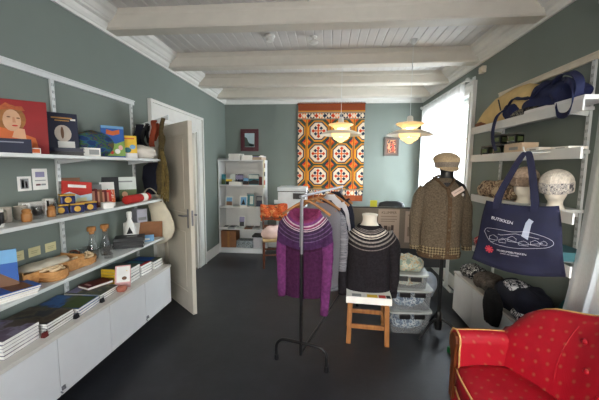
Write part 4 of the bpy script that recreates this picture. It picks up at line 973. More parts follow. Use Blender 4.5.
tag(storage('clear storage box with clip lid, bottom of the stack', .81, 3.10, 0, .40, .34, .21, R(4), FB), 'dark blue packets inside the bottom storage box', 'packets')
tag(storage('clear storage box with clip lid, middle of the stack', .82, 3.12, .226, .40, .34, .19, R(1), FB), 'blue-grey packets inside the middle storage box', 'packets')
tag(storage('clear storage box with pale skeins, top of the stack', .81, 3.13, .432, .36, .30, .13, R(-6), FG), 'pale green skeins inside the top storage box', 'yarn')
bm = heap_bm(.3, .26, .13, 31, .5, 14); tag(obj('yarn_heap', bm, FG, None, (.81, 3.14, .578), smooth=True), 'loose beige and green yarn heaped on the storage boxes', 'yarn')
bm = heap_bm(.24, .2, .3, 41, .3, 8); tag(obj('plastic_bag', bm, mat('blueish_plastic', '#a9b4c2', .4, var=.15), None, (1.25, 3.9, 0), smooth=True), 'pale blue plastic bag on the floor behind the mannequin stand', 'bag')
bm = heap_bm(.26, .2, .26, 42, .3, 8); tag(obj('plastic_bag', bm, mat('white_plastic_bag', '#b8b6ba', .4, var=.1), None, (.35, 3.75, 0), smooth=True), 'crumpled white plastic bag on the floor behind the stool', 'bag')
bm = BM(); box(bm, -.11, .11, -.09, .09, 0, .055, bev=.01); box(bm, -.08, .08, -.06, .06, .055, .09, bev=.01); tag(obj('green_case', bm, mat('green_plastic', '#0f6a35', .5), None, (1.19, 2.62, 0), (0, 0, .3)), 'green plastic case on the floor behind the sofa arm', 'case')

# ------------------------------------------------------------ stool
st = thing('stool', 'honey-coloured square wooden stool under the charcoal sweater', 'stool', (.395, 2.88, 0), R(-4))
bm = BM(); box(bm, -.185, .185, -.17, .17, .435, .462, bev=.006); obj('seat', bm, ORANGEW, st)
for sx in (-1, 1):
    for sy in (-1, 1):
        bm = BM(); prism(bm, [(sx*.17-.02, sy*.16-.02, 0), (sx*.17+.02, sy*.16-.02, 0), (sx*.17+.02, sy*.16+.02, 0), (sx*.17-.02, sy*.16+.02, 0)], (-sx*.012, -sy*.01, .435)); obj('leg', bm, ORANGEW, st)
for sy, zz in ((-1, .16), (1, .16), (-1, .395), (1, .395)):
    bm = BM(); box(bm, -.155, .155, sy*.152-.01, sy*.152+.01, zz-.02, zz+.02, bev=.003); obj('stretcher', bm, ORANGEW, st)
for sx, zz in ((-1, .22), (1, .22), (-1, .395), (1, .395)):
    bm = BM(); box(bm, sx*.162-.01, sx*.162+.01, -.15, .15, zz-.02, zz+.02, bev=.003); obj('stretcher', bm, ORANGEW, st)
t = thing('leaflet', 'white leaflet with small pictures lying on the wooden stool', 'leaflet', (.395, 2.85, .463), R(-4)); bm = BM(); box(bm, -.2, .19, -.2, .13, 0, .004); prism(bm, [(-.2, -.2, 0), (.19, -.2, 0), (.19, -.204, -.055), (-.2, -.204, -.055)], (0, .003, 0)); obj('sheet', bm, PAPER, t)
for a, b_, mm in ((-.15, -.07, C['grey']), (-.02, .07, C['yellow']), (.08, .14, C['scarlet']), (.145, .18, C['black'])):
    bm = BM(); box(bm, a, b_, -.19, -.13, .004, .0048); obj('print', bm, mm, t)

# ------------------------------------------------------------ garments
def torso(bm, secs_, n=40, p=2.3, amp=.006, seed=0, cap=False):
    out = []
    for zz, rx, ry, cy in secs_: out.append(ell((0, cy, zz), rx, ry, n, p))
    # interpolate smoothly between sections
    fine = []
    for i in range(len(out)-1):
        for k in range(4):
            t_ = k/4; a, b_, c_, d = out[max(i-1, 0)], out[i], out[i+1], out[min(i+2, len(out)-1)]
            fine.append([.5*((2*b_[j])+(c_[j]-a[j])*t_+(2*a[j]-5*b_[j]+4*c_[j]-d[j])*t_*t_+(3*b_[j]-a[j]-3*c_[j]+d[j])*t_**3) for j in range(n)])
    fine.append(out[-1])
    loft(bm, fine, cap)
    top = fine[-1][0].z; bot = fine[0][0].z
    for v in bm.verts:
        k = max(0, min(1, (top-v.co.z)/(top-bot)))
        a = math.atan2(v.co.y, v.co.x); d = amp*k*(sin(a*7+seed)+.7*sin(a*11+v.co.z*9+seed*2))
        v.co.x += d*cos(a); v.co.y += d*sin(a)
def sleeve(bm, pts, rr, n=18, flat=.8, seed=0, amp=.006):
    p = smoothpath(pts, 5); k = len(p); r_ = []
    for i in range(k):
        f = i/(k-1)*(len(rr)-1); a = int(min(f, len(rr)-2)); r_.append(rr[a]+(rr[a+1]-rr[a])*(f-a))
    tube(bm, p, r_, n, flat=flat, up=(0, 1, 0))
    for v in bm.verts:
        v.co += Vector((noise.noise(v.co*12+Vector((seed, 0, 0))), noise.noise(v.co*12+Vector((0, seed, 5))), 0))*amp*1.6
def band(bm, secs_, p=2.3, th=.006):
    a = [ell((0, cy, zz), rx+th, ry+th, 40, p) for zz, rx, ry, cy in secs_]; loft(bm, a, False)

# charcoal sweater on ivory torso form, standing on the stool
Zs = .464
ms = thing('mannequin', 'ivory torso form on the wooden stool under the charcoal sweater', 'mannequin', (.392, 2.885, Zs), R(-2))
bm = BM(); torso(bm, [(.004, .12, .09, 0), (.1, .15, .10, 0), (.3, .15, .11, 0), (.45, .16, .10, 0), (.55, .14, .085, 0), (.60, .085, .07, 0), (.63, .066, .062, 0), (.67, .064, .06, 0), (.70, .07, .066, 0), (.706, .05, .05, 0)], cap=True, amp=0, p=2.1); obj('torso_form', bm, IVORY, ms, smooth=True)
ch = '#252226'; g1 = '#837d7a'; cr = '#cfc8bd'
rings = [(0, ch), (.118, g1), (.124, ch), (.130, g1), (.136, ch), (.142, g1), (.148, ch), (.160, cr), (.175, '#55504f'), (.184, cr), (.190, ch), (.210, '#8d8783'), (.222, ch), (.240, '#7c7672'), (.252, ch), (.275, '#746e6c'), (.284, ch), (.7, ch)]
KC = knit('charcoal_yoke_knit', ch, (0, 0, .64), rings, .7)
KCP = knit('charcoal_knit', ch)
sw = thing('sweater', 'charcoal knitted sweater with cream ringed yoke on the ivory form', 'sweater', (.392, 2.885, Zs), R(-2), 'yoke sweaters on display')
bm = BM(); torso(bm, [(.01, .205, .125, 0), (.05, .215, .135, 0), (.2, .205, .13, 0), (.35, .205, .13, 0), (.45, .215, .128, 0), (.50, .205, .12, 0), (.54, .17, .108, 0), (.573, .13, .094, 0), (.59, .108, .086, 0)], p=2.2); obj('body', bm, KC, sw, smooth=True)
for s in (-1, 1):
    bm = BM(); sleeve(bm, [(s*.145, 0, .50), (s*.205, 0, .42), (s*.232, -.01, .28), (s*.235, -.02, .12), (s*.225, -.03, -.02)], [.085, .07, .055, .047, .04], flat=.95, seed=s); obj('sleeve', bm, KC, sw, smooth=True)
    bm = BM(); tube(bm, [(s*.225, -.03, -.015), (s*.223, -.031, -.06)], [.042, .038], 18); obj('cuff', bm, KCP, sw, smooth=True)
bm = BM(); band(bm, [(.583, .112, .09, 0), (.596, .102, .083, 0), (.606, .096, .078, 0)], p=2.1); band(bm, [(.606, .092, .074, 0), (.58, .10, .08, 0)], p=2.1); obj('neckband', bm, KCP, sw, smooth=True)
bm = BM(); band(bm, [(.0, .198, .118, 0), (.03, .205, .125, 0), (.05, .209, .129, 0)]); obj('hem_band', bm, KCP, sw, smooth=True)

# clothes rack
ra = thing('clothes_rack', 'black metal clothes rack with arched feet carrying the hung sweaters', 'clothes rack', (-.19, 2.36, 0), 0)
d = Vector((.35, 1.2, 0)); dn = d.normalized(); sd = Vector((dn.y, -dn.x, 0)).normalized()
for k, o_ in enumerate((Vector((0, 0, 0)), d)):
    bm = BM(); A_ = o_-sd*.215; B_ = o_+sd*.215
    tube(bm, smoothpath([A_+Vector((0, 0, .03)), A_+Vector((0, 0, .12)), A_+sd*.03+Vector((0, 0, .17)), A_+sd*.09+Vector((0, 0, .188)), B_-sd*.09+Vector((0, 0, .188)), B_-sd*.03+Vector((0, 0, .17)), B_+Vector((0, 0, .12)), B_+Vector((0, 0, .03))], 4), .014, 12); obj('foot_arch', bm, BLACK, ra, smooth=True)
    for P_ in (A_, B_):
        bm = BM(); lathe(bm, [(.0001, 0), (.019, 0), (.021, .01), (.019, .045), (.0001, .045)], 14, c=P_); obj('foot_cap', bm, BLKP, ra, smooth='auto')
    bm = BM(); tube(bm, [o_+Vector((0, 0, .09)), o_+Vector((0, 0, .92))], .014, 12); obj('post', bm, BLACK, ra, smooth='auto')
    bm = BM(); tube(bm, [o_+Vector((0, 0, .90)), o_+Vector((0, 0, 1.37))], .0115, 12); obj('upper_post', bm, CHROME, ra, smooth='auto')
bm = BM(); tube(bm, [Vector((0, 0, .10)), d+Vector((0, 0, .10))], .013, 12); obj('base_bar', bm, BLACK, ra, smooth='auto')
bm = BM(); tube(bm, [-dn*.04+Vector((0, 0, 1.37)), d+dn*.04+Vector((0, 0, 1.37))], .0115, 12); obj('top_bar', bm, CHROME, ra, smooth='auto')
bm = BM(); tube(bm, [Vector((-.012, -.02, .98)), Vector((-.012, -.02, 1.34))], .003, 8); obj('height_pin_rod', bm, CHROME, ra)

def hanger(label, x, y, z, w_, rz, m_=ORANGEW):
    t = thing('hanger', label, 'hanger', (x, y, z), rz, 'wooden hangers on the rack')
    bm = BM(); tube(bm, smoothpath([(-w_/2, -.015, -.14), (-w_/4, 0, -.075), (-.03, 0, -.04), (0, 0, -.032), (.03, 0, -.04), (w_/4, 0, -.075), (w_/2, -.015, -.14)], 5), .011, 10, flat=.7, up=(0, 1, 0)); obj('arms', bm, m_, t, smooth=True)
    bm = BM(); tube(bm, smoothpath([(0, 0, -.035), (0, 0, -.0), (.012, 0, .018), (0, 0, .036), (-.018, 0, .028), (-.02, 0, .015)], 5), .0022, 8); obj('hook', bm, CHROME, t, smooth=True)
    return t
hz = 1.355
pos = [(.06, .0), (.22, 0), (.32, 0), (.48, 0), (.62, 0), (.74, 0)]
def rp(s_): p = Vector((-.19, 2.36, 0))+dn*s_; return p.x, p.y
HW = ('wooden hanger holding the purple yoke sweater', 'wooden hanger holding the sheer grey cover', 'wooden hanger just behind the grey cover', 'wooden hanger holding the white shirt', 'wooden hanger holding the dark navy jacket')
rots = (R(-4), R(10), R(6), R(-14), R(-18)); ss = (.10, .26, .41, .80, .98)
for k in range(5):
    x, y = rp(ss[k]); hanger(HW[k], x, y, hz, .38, rots[k])
# purple sweater (flat, hung)
PU = '#3a2842'; MG = '#6e3669'; LT = '#b9a3ad'; PK = '#7c3459'
pr_ = [(0, PK), (.145, MG), (.168, LT), (.176, PK), (.192, LT), (.200, PU), (.206, LT), (.212, PU), (.235, '#5d4868'), (.242, PU), (.262, '#5d4868'), (.268, PU), (.29, '#5d4868'), (.296, '#3f2548'), (.355, '#35162e'), (.37, '#3f1c3a'), (.9, '#3f1c3a')]
KP = knit('purple_yoke_knit', PU, (0, 0, .03), pr_, .9, scale=40)
pr2 = pr_[:-3]+[(.36, '#5a2b58'), (.37, '#65305f'), (.9, '#65305f')]
KP2 = knit('purple_sleeve_knit', PU, (0, 0, .03), pr2, .9, scale=40)
x, y = rp(.10)
px_ = thing('sweater', 'purple and magenta yoke sweater hanging at the front of the rack', 'sweater', (x-.012, y, 1.26), R(-4), 'yoke sweaters on display')
bm = BM(); torso(bm, [(-.72, .158, .05, 0), (-.66, .165, .055, 0), (-.5, .165, .055, 0), (-.3, .17, .055, 0), (-.2, .18, .055, 0), (-.13, .18, .055, 0), (-.07, .155, .05, 0), (-.03, .128, .045, 0), (-.015, .112, .04, 0)], p=2.1, amp=.008)
def scoop(bm, ztop=-.10, dip=.075):
    for v in bm.verts:
        if v.co.z > ztop and v.co.y < .01:
            k = (v.co.z-ztop)/(-.005-ztop); v.co.z -= dip*k*max(0, 1-(v.co.x/.125)**2)*min(1, (.01-v.co.y)/.03)
scoop(bm); obj('body', bm, KP, px_, smooth=True)
for s, e in ((-1, -.72), (1, -.86)):
    bm = BM(); sleeve(bm, [(s*.12, 0, -.10), (s*.165, 0, -.17), (s*.185, -.01, -.35), (s*.182, -.02, -.55), (s*(.165 if s > 0 else .18), -.02, e)], [.065, .056, .047, .04, .033], flat=.6, seed=s*3); obj('sleeve', bm, KP2, px_, smooth=True)
bm = BM(); band(bm, [(-.022, .128, .042, 0), (-.005, .112, .038, 0), (.0, .104, .034, 0)], p=2.1); scoop(bm); obj('neckband', bm, knit('pink_knit', PK), px_, smooth=True)
# sheer grey garment cover
GV = sheer('grey_net_cloth', '#a5a2a8', .30, 60)
x, y = rp(.28)
t = thing('garment_cover', 'sheer grey net top hanging behind the purple sweater', 'garment', (x+.05, y, 1.29), R(10))
bm = BM(); torso(bm, [(-.72, .17, .05, 0), (-.5, .17, .055, 0), (-.25, .18, .055, 0), (-.12, .18, .05, 0), (-.06, .15, .045, 0), (-.02, .09, .035, 0), (0, .05, .02, 0)], amp=.01, seed=3); obj('cover_body', bm, GV, t, smooth=True)
SK = blotch('grey_stripe_knit', ['#77767c', '#55555c', '#8b8a90'], 40, .95, (.2, .2, 5))
x, y = rp(.41)
t = thing('top', 'grey fine-striped knitted top hanging on the rack', 'garment', (x+.03, y, 1.26), R(6))
bm = BM(); torso(bm, [(-.78, .165, .04, 0), (-.5, .16, .045, 0), (-.2, .17, .045, 0), (-.12, .17, .04, 0), (-.06, .14, .035, 0), (-.01, .08, .03, 0)], amp=.008, seed=5); obj('body', bm, SK, t, smooth=True)
for s in (-1, 1):
    bm = BM(); sleeve(bm, [(s*.12, 0, -.09), (s*.17, 0, -.16), (s*.195, -.01, -.35), (s*.19, -.02, -.6)], [.055, .05, .045, .035], flat=.6, seed=s*5); obj('sleeve', bm, SK, t, smooth=True)
def shirt(label, s_, dx, z0, L_, W_, m_, rz, sl, seed, extra=None, cat='shirt'):
    x, y = rp(s_); t = thing('shirt', label, cat, (x+dx, y, z0), rz)
    bm = BM(); torso(bm, [(-L_, W_*.98, .045, 0), (-L_*.6, W_, .05, 0), (-.22, W_, .05, 0), (-.12, W_*.98, .045, 0), (-.06, W_*.75, .04, 0), (-.015, W_*.4, .03, 0), (0, W_*.33, .025, 0)], amp=.009, seed=seed); obj('body', bm, m_, t, smooth=True)
    for s in (-1, 1):
        bm = BM(); sleeve(bm, [(s*W_*.7, 0, -.09), (s*W_*.98, 0, -.17), (s*(W_+.035), -.01, -.17-sl*.5), (s*(W_+.03), -.02, -.17-sl)], [.06, .056, .05, .042], flat=.6, seed=s*seed); obj('sleeve', bm, m_, t, smooth=True)
    return t
WS = mat('white_cotton', '#cfcdd2', .85, var=.04, bump=.3); 
shirt('white long-sleeved shirt hanging on the rack behind the grey tops', .80, .0, 1.32, .62, .13, WS, R(-14), .42, 7)
shirt('dark navy jacket hanging at the far end of the rack', .98, .0, 1.335, .66, .135, NAVYD, R(-18), .40, 9, cat='jacket')
x, y = rp(.44); shirt('dark navy top hanging between the grey top and white shirt', .60, .02, 1.28, .58, .13, NAVYD, R(-6), .3, 11)

# brown cardigan mannequin
mq = thing('mannequin_stand', 'black tripod mannequin stand wearing the brown cardigan', 'mannequin', (1.075, 2.95, 0))
bm = BM(); tube(bm, [(0, 0, .06), (0, 0, .9)], .018, 14); obj('pole', bm, BLACK, mq, smooth='auto')
bm = BM(); lathe(bm, [(.0001, .06), (.03, .06), (.035, .1), (.028, .22), (.02, .24), (.0001, .24)], 16); obj('hub', bm, BLACK, mq, smooth='auto')
for k in range(3):
    a = R(-150)+k*2*pi/3; bm = BM(); tube(bm, smoothpath([(.02*cos(a), .02*sin(a), .16), (.1*cos(a), .1*sin(a), .14), (.2*cos(a), .2*sin(a), .05), (.24*cos(a), .24*sin(a), .012)], 4), .013, 10); obj('leg', bm, BLACK, mq, smooth=True)
bm = BM(); torso(bm, [(.84, .13, .09, 0), (.95, .15, .1, 0), (1.1, .14, .1, 0), (1.3, .17, .11, 0), (1.42, .17, .09, 0), (1.48, .10, .07, 0), (1.51, .06, .058, 0), (1.57, .058, .058, 0), (1.60, .075, .08, 0), (1.66, .08, .09, 0), (1.70, .04, .05, 0)], cap=True, amp=0, p=2.1); obj('torso_form', bm, BLKP, mq, smooth=True)
BR = '#6a5f51'
KBn = knit('brown_tweed_knit', BR, scale=90, var=.3, zband=(.90, '#94866a', '#54483a'), bump=.9)
KBs = knit('brown_sleeve_knit', BR, scale=90, var=.3, zband=(.90, '#94866a', '#54483a'), bump=.9)
KBp = knit('brown_rib_knit', '#5d4b3a', scale=90, var=.3)
cg = thing('cardigan', 'brown tweed knitted cardigan with patterned hem on the black stand', 'cardigan', (1.04, 2.95, -.012)); cg.scale = (.94, .97, 1)
bm = BM(); torso(bm, [(.80, .195, .13, 0), (.86, .20, .14, 0), (1.0, .195, .14, 0), (1.2, .20, .14, 0), (1.33, .21, .135, 0), (1.41, .19, .12, 0), (1.465, .15, .10, 0), (1.50, .10, .085, 0), (1.515, .08, .075, 0)], p=2.2); obj('body', bm, KBn, cg, smooth=True)
for s in (-1, 1):
    bm = BM(); sleeve(bm, [(s*.14, 0, 1.40), (s*.20, 0, 1.31), (s*.23, -.01, 1.15), (s*.243, -.02, 1.0), (s*.247, -.04, .86)], [.082, .07, .06, .052, .045], flat=.9, seed=s*2); obj('sleeve', bm, KBs, cg, smooth=True)
bm = BM(); band(bm, [(.79, .19, .122, 0), (.82, .194, .13, 0), (.835, .197, .133, 0)]); obj('hem_band', bm, KBp, cg, smooth=True)
bm = BM(); ribbon(bm, smoothpath([(.03, -.137, .81), (.03, -.146, .95), (.03, -.146, 1.2), (.025, -.14, 1.34), (.01, -.124, 1.42), (.0, -.115, 1.45)], 5), (1, 0, 0), .035, .006); obj('button_band', bm, KBp, cg)
for k in range(6):
    bm = BM(); lathe(bm, [(.0001, 0), (.009, 0), (.009, .004), (.0001, .005)], 12, M=xf((.03, -.149+.003*(k == 5), .86+.1*k), (R(90), 0, 0))); obj('button', bm, mat('pewter', '#5d5142', .6) if k == 0 else bpy.data.materials['pewter'], cg)
bm = BM(); tube(bm, smoothpath([(-.09, -.02, 1.515), (-.055, -.1, 1.475), (.0, -.125, 1.43), (.055, -.1, 1.475), (.09, -.02, 1.515), (0, .075, 1.53), (-.09, -.02, 1.515)], 5), .011, 8); obj('neckband', bm, KBp, cg, smooth=True)
bm = BM(); prism(bm, [(-.03, -.116, 1.475), (.035, -.116, 1.475), (.0, -.13, 1.425)], (0, .01, 0)); obj('inner_neck', bm, BLKP, cg)
t = thing('price_tag', 'pale pink price tag pinned slanting on the brown cardigan', 'tag', (1.128, 2.818, 1.39), rot=(R(-12), R(-32), R(8))); bm = BM(); box(bm, -.055, .055, -.002, 0, -.022, .022, bev=.0005); obj('card', bm, mat('pink_card', '#cfb9ae', .6), t); bm = BM(); box(bm, -.035, .035, -.0028, -.002, -.003, .003); obj('print', bm, POSTG, t)
bm = BM(); prism(bm, [(1.175+a, 2.822, 1.36+b_) for a, b_ in disc(0, 0, .009, .013, 10)], (0, .006, 0)); tag(obj('brooch', bm, mat('silver_pin', '#d8d4cc', .3, .6)), 'small silver brooch pinned on the brown cardigan', 'brooch')
CAPM = mat('cap_tweed', '#b7a283', .95, var=.15, scale=80, bump=.4)
cp = thing('cap', 'beige newsboy cap with darker band on the black mannequin head', 'cap', (1.068, 2.95, 1.59))
bm = BM(); torso(bm, [(.045, .098, .108, 0), (.075, .112, .125, .01), (.10, .105, .12, .02), (.125, .075, .085, .02), (.14, .03, .035, .02), (.142, .005, .005, .02)], cap=True, amp=.003, p=2.0); obj('crown', bm, CAPM, cp, smooth=True)
bm = BM(); band(bm, [(.0, .092, .105, 0), (.03, .098, .108, 0), (.052, .104, .114, 0)], p=2.0, th=.002); obj('hatband', bm, mat('cap_band_tweed', '#847a70', .95, var=.25, scale=90), cp, smooth=True)
bm = BM(); g = []
for j in range(5):
    v = j/4; g.append([bm.verts.new(((.094+.004*v)*cos(a), -(.104+.055*v*sin((a))**1)*abs(sin(a)) if True else 0, .012-.035*v*abs(sin(a)))) for a in [pi*(.02+.96*i/20) for i in range(21)]])
for a, b_ in zip(g, g[1:]):
    for i in range(20): bm.faces.new((a[i], a[i+1], b_[i+1], b_[i]))
o = obj('brim', bm, CAPM, cp, smooth=True); md = o.modifiers.new('t', 'SOLIDIFY'); md.thickness = .006

# ------------------------------------------------------------ right wall shelving
for y, lb in ((2.24, 'slotted white shelf rail on the right wall, nearest to the sofa'), (3.25, 'slotted white shelf rail on the right wall beside the window')):
    rail(lb, XR-.01, y, -1, .3, 2.31, 'slotted rails of the right shelving')
bm = BM(); box(bm, XR-.022, XR-.001, .9, 3.36, 2.285, 2.325, bev=.002); box(bm, XR-.03, XR-.001, .9, 3.36, 2.32, 2.33); tag(obj('hanging_rail', bm, mat('cream_metal', '#cfc5b2', .4)), 'long cream horizontal rail above the right shelves', 'rail')
ZR = (1.99, 1.715, 1.325, 1.005)
spans = ((1.98, 3.38), (1.96, 3.36), (1.97, 3.30), (1.95, 2.75))
for z, (ya, yb2), lb in zip(ZR, spans, ('topmost shelf on the right wall under the yellow and navy bags', 'shelf on the right wall with black jars and cartons', 'shelf on the right wall with the hat busts', 'lowest shelf on the right wall behind the tote bag')):
    t = thing('wall_shelf', lb, 'shelf', (1.57, (ya+yb2)/2, z), group='white shelves on the right wall')
    L_ = (yb2-ya)/2
    bm = BM(); box(bm, -.11, .115, max(-L_, 2.20-(ya+yb2)/2), L_, -.022, 0, bev=.002); obj('shelf_board', bm, SHELFW, t)
    bm = BM(); box(bm, -.12, -.108, -L_, L_, -.062, .006, bev=.002); obj('front_lip', bm, SHELFW, t)
    for y in (2.24, 3.25):
        if ya < y < yb2:
            yy = y-(ya+yb2)/2; bm = BM(); prism(bm, [(.115, yy-.004, -.022), (-.09, yy-.004, -.022), (-.09, yy-.004, -.03), (.115, yy-.004, -.055)], (0, .008, 0)); obj('bracket', bm, METW, t)
t = thing('wall_shelf', 'short low shelf on the right wall beyond the low cabinet top', 'shelf', (1.57, 3.1, .78), group='white shelves on the right wall'); bm = BM(); box(bm, -.09, .115, -.28, .28, -.022, 0, bev=.002); obj('shelf_board', bm, SHELFW, t)
RW = blotch('red_white_knit', ['#8e1c1c', '#b32a24', '#d8cfc8', '#9c2020'], 26, .95)
tag(obj('knit_bundle', heap_bm(.18, .34, .15, 51, .25, 12), RW, None, (1.55, 3.12, .78), smooth=True), 'red and white knitted bundle beside the cardigan cuff', 'knitwear')
# yellow canvas bag
t = thing('canvas_bag', 'pale yellow canvas bag slumped on the topmost right shelf', 'bag', (1.565, 2.97, ZR[0]))
bm = BM(); secs = []
for s_, zc, hh, dx in ((-.50, .06, .05, 0), (-.42, .11, .105, 0), (-.28, .135, .13, 0), (-.1, .145, .14, .01), (.1, .125, .12, .01), (.25, .09, .085, 0), (.36, .06, .045, 0), (.42, .03, .012, 0)):
    secs.append([Vector((dx+.105*(1 if hh > .05 else .7)*cos(a), s_, max(.002, zc+hh*sin(a)))) for a in [2*pi*i/20 for i in range(20)]])
loft(bm, secs); wobble(bm, .02, 6, 6)
for v in bm.verts: v.co.z = max(.002, v.co.z); v.co.x = min(.12, v.co.x); v.co.z *= 1.0
obj('bag_body', bm, YEL, t, smooth=True)
bm = BM(); prism(bm, [(-.112, -.08+a, .14+b_) for a, b_ in ((-.03, -.05), (.02, .05), (.035, .05), (-.015, -.05))], (.004, 0, 0)); obj('logo', bm, BLKP, t)
bm = heap_bm(.14, .16, .05, 55, .3, 14); tag(obj('leather_pouch', bm, mat('brown_leather', '#7a4a2a', .6), None, (1.52, 3.27, ZR[0]), smooth=True), 'brown leather pouch at the window end of the topmost right shelf', 'pouch')
# navy bags heap
def crumple(name, label, x, y, z, lx, ly, h, seed, m_, cat, rz=0, amp=.4):
    return tag(obj(name, heap_bm(lx, ly, h, seed, amp, 9), m_, None, (x, y, z), (0, 0, rz), smooth=True), label, cat)
crumple('tote_bag', 'folded navy tote bag against the yellow bag on the topmost shelf', 1.52, 2.76, ZR[0], .16, .22, .13, 61, NAVY, 'bag')
for (pts, sd, w_, lb) in (([(1.47, 2.80, 2.07), (1.455, 2.70, 2.14), (1.46, 2.58, 2.12), (1.45, 2.45, 2.10), (1.47, 2.33, 2.17)], (1, .2, .5), .045, 'navy strap twisting across the front of the heaped tote bags'),
                          ([(1.50, 2.30, 2.16), (1.47, 2.20, 2.19), (1.45, 2.08, 2.16), (1.44, 2.0, 2.09), (1.45, 2.02, 2.02)], (1, 0, .4), .05, 'navy strap arching over the sofa end of the heaped bags'),
                          ([(1.49, 2.62, 2.03), (1.445, 2.5, 2.06), (1.44, 2.35, 2.05), (1.46, 2.2, 2.03)], (0, .2, 1), .05, 'navy folded strap lying along the shelf lip below the heap')):
    bm = BM(); ribbon(bm, smoothpath(pts, 6), sd, w_, .006); wobble(bm, .008, 12, 5); tag(obj('bag_strap', bm, NAVY), lb, 'strap')
t = crumple('tote_bag', 'crumpled navy tote bags heaped at the sofa end of the topmost shelf', 1.54, 2.36, ZR[0]+.03, .20, .46, .15, 63, NAVY, 'bag', amp=.7)
bm = BM(); ribbon(bm, smoothpath([(1.45, 2.78, 2.08), (1.425, 2.86, 2.03), (1.42, 2.90, 1.92), (1.42, 2.885, 1.82), (1.425, 2.84, 1.74)], 6), (0, 1, 0), .05, .005); tag(obj('bag_strap', bm, NAVY), 'navy bag strap hanging over the topmost shelf edge', 'strap')
bm = BM(); ribbon(bm, smoothpath([(1.47, 2.18, 2.10), (1.43, 2.10, 2.13), (1.415, 2.03, 2.08), (1.415, 2.01, 1.99), (1.42, 2.05, 1.92), (1.43, 2.14, 1.93), (1.45, 2.2, 2.0)], 6), (.3, .3, .6), .045, .005); tag(obj('bag_strap', bm, NAVY), 'navy strap looped over the shelf end nearest the sofa', 'strap')
bm = BM(); box(bm, -.09, .09, -.28, .28, 0, .028, bev=.003); tag(obj('carton', bm, LAM, None, (1.545, 2.26, ZR[0]+.001), (0, 0, 0)), 'flat white box under the heaped navy tote bags', 'box')
CMO = blotch('patterned_strap', ['#1c1f33', '#8b8577', '#3a342c', '#141829'], 40, .9)
crumple('patterned_scarf', 'dark patterned scarf lying along the front of the topmost shelf', 1.49, 2.58, ZR[0], .08, .36, .06, 66, CMO, 'scarf', amp=.3)
# jars and cartons
JB = mat('dark_jar_glass', '#10130f', .15)
def rjar(label, x, y, zz, rr=.038):
    t = thing('jar', label, 'jar', (x, y, zz), R(20), 'black jars on the right shelf')
    bm = BM(); box(bm, -rr, rr, -rr, rr, 0, .072, bev=.008); obj('body', bm, JB, t)
    bm = BM(); box(bm, -rr+.002, rr-.002, -rr+.002, rr-.002, .073, .085, bev=.004); obj('lid', bm, mat('grey_lid', '#56554f', .4) if 'grey_lid' not in bpy.data.materials else bpy.data.materials['grey_lid'], t)
    bm = BM(); box(bm, -rr-.001, -rr, -rr*.6, rr*.6, .02, .055); box(bm, -rr*.6, rr*.6, -rr-.001, -rr, .02, .055); obj('label', bm, mat('jar_label', '#4c5a34', .5) if 'jar_label' not in bpy.data.materials else bpy.data.materials['jar_label'], t)
z = ZR[1]
rjar('black square jar on the right shelf, nearest to the window', 1.50, 3.12, z, .045); rjar('black square jar in the bottom row, second from the window', 1.50, 2.90, z, .042)
CT = mat('beige_carton', '#c9b49a', .7)
for x, y, w_, l_, h_, m_, lb in ((1.52, 2.66, .12, .24, .075, CT, 'long beige carton under the upper black jar'), (1.55, 2.99, .10, .10, .09, CT, 'small beige carton between the two lower black jars'), (1.53, 2.44, .11, .14, .03, PAPER, 'flat white carton right of the beige carton'), (1.53, 2.17, .11, .16, .02, PAPER, 'thin white packet near the sofa end of the jar shelf')):
    bm = BM(); box(bm, -w_/2, w_/2, -l_/2, l_/2, 0, h_, bev=.002); box(bm, -w_/2-.0008, -w_/2, -l_*.3, l_*.2, h_*.3, h_*.6, mi=1); tag(obj('carton', bm, [m_, C['grey']], None, (x, y, z)), lb, 'box')
rjar('black square jar standing on the beige carton', 1.50, 2.70, z+.076, .042); rjar('black square jar standing on the small carton, upper row', 1.53, 2.98, z+.092, .042)
# hat busts on the third shelf
z = ZR[2]
def bust(label, x, y, rz, sc=.82):
    t = thing('head_form', label, 'display head', (x, y, z), rz)
    bm = BM(); torso(bm, [(.0, .07, .07, 0), (.03, .055, .055, 0), (.06, .05, .055, 0), (.085, .06, .075, -.01), (.12, .072, .09, -.01), (.17, .078, .098, -.003), (.22, .075, .095, 0), (.26, .05, .06, 0), (.275, .01, .01, 0)], cap=True, amp=0, p=2)
    for v in bm.verts:          # nose, brow, chin on the -y side
        if v.co.y < -.05:
            f = math.exp(-(v.co.x/.016)**2); g_ = math.exp(-((v.co.z-.145)/.022)**2); v.co.y -= .022*f*g_
            v.co.y += .008*math.exp(-((abs(v.co.x)-.032)/.014)**2)*math.exp(-((v.co.z-.168)/.012)**2); v.co.y -= .006*math.exp(-(v.co.x/.02)**2)*math.exp(-((v.co.z-.112)/.008)**2)
    bmesh.ops.scale(bm, vec=(sc, sc, sc), verts=bm.verts); obj('head', bm, IVORY, t, smooth=True); return t
def beanie(label, x, y, zz, rz, cm, bm_, tilt=0, s=1):
    s *= .93
    t = thing('knitted_hat', label, 'hat', (x, y, zz), rot=(R(tilt), 0, rz))
    bm = BM(); torso(bm, [(.0, .095*s, .108*s, 0), (.05, .1*s, .112*s, 0), (.10*s, .092*s, .104*s, 0), (.135*s, .065*s, .075*s, 0), (.155*s, .025, .03, 0), (.158*s, .004, .004, 0)], cap=True, amp=.003, p=2); obj('crown', bm, cm, t, smooth=True)
    bm = BM(); band(bm, [(-.006, .09*s, .103*s, 0), (.02, .096*s, .11*s, 0), (.06, .097*s, .111*s, 0), (.066, .094*s, .106*s, 0)], p=2, th=.004); obj('folded_brim', bm, bm_, t, smooth=True)
bust('ivory display head beside the tote handle wearing the striped hat', 1.54, 2.60, R(-60)); 
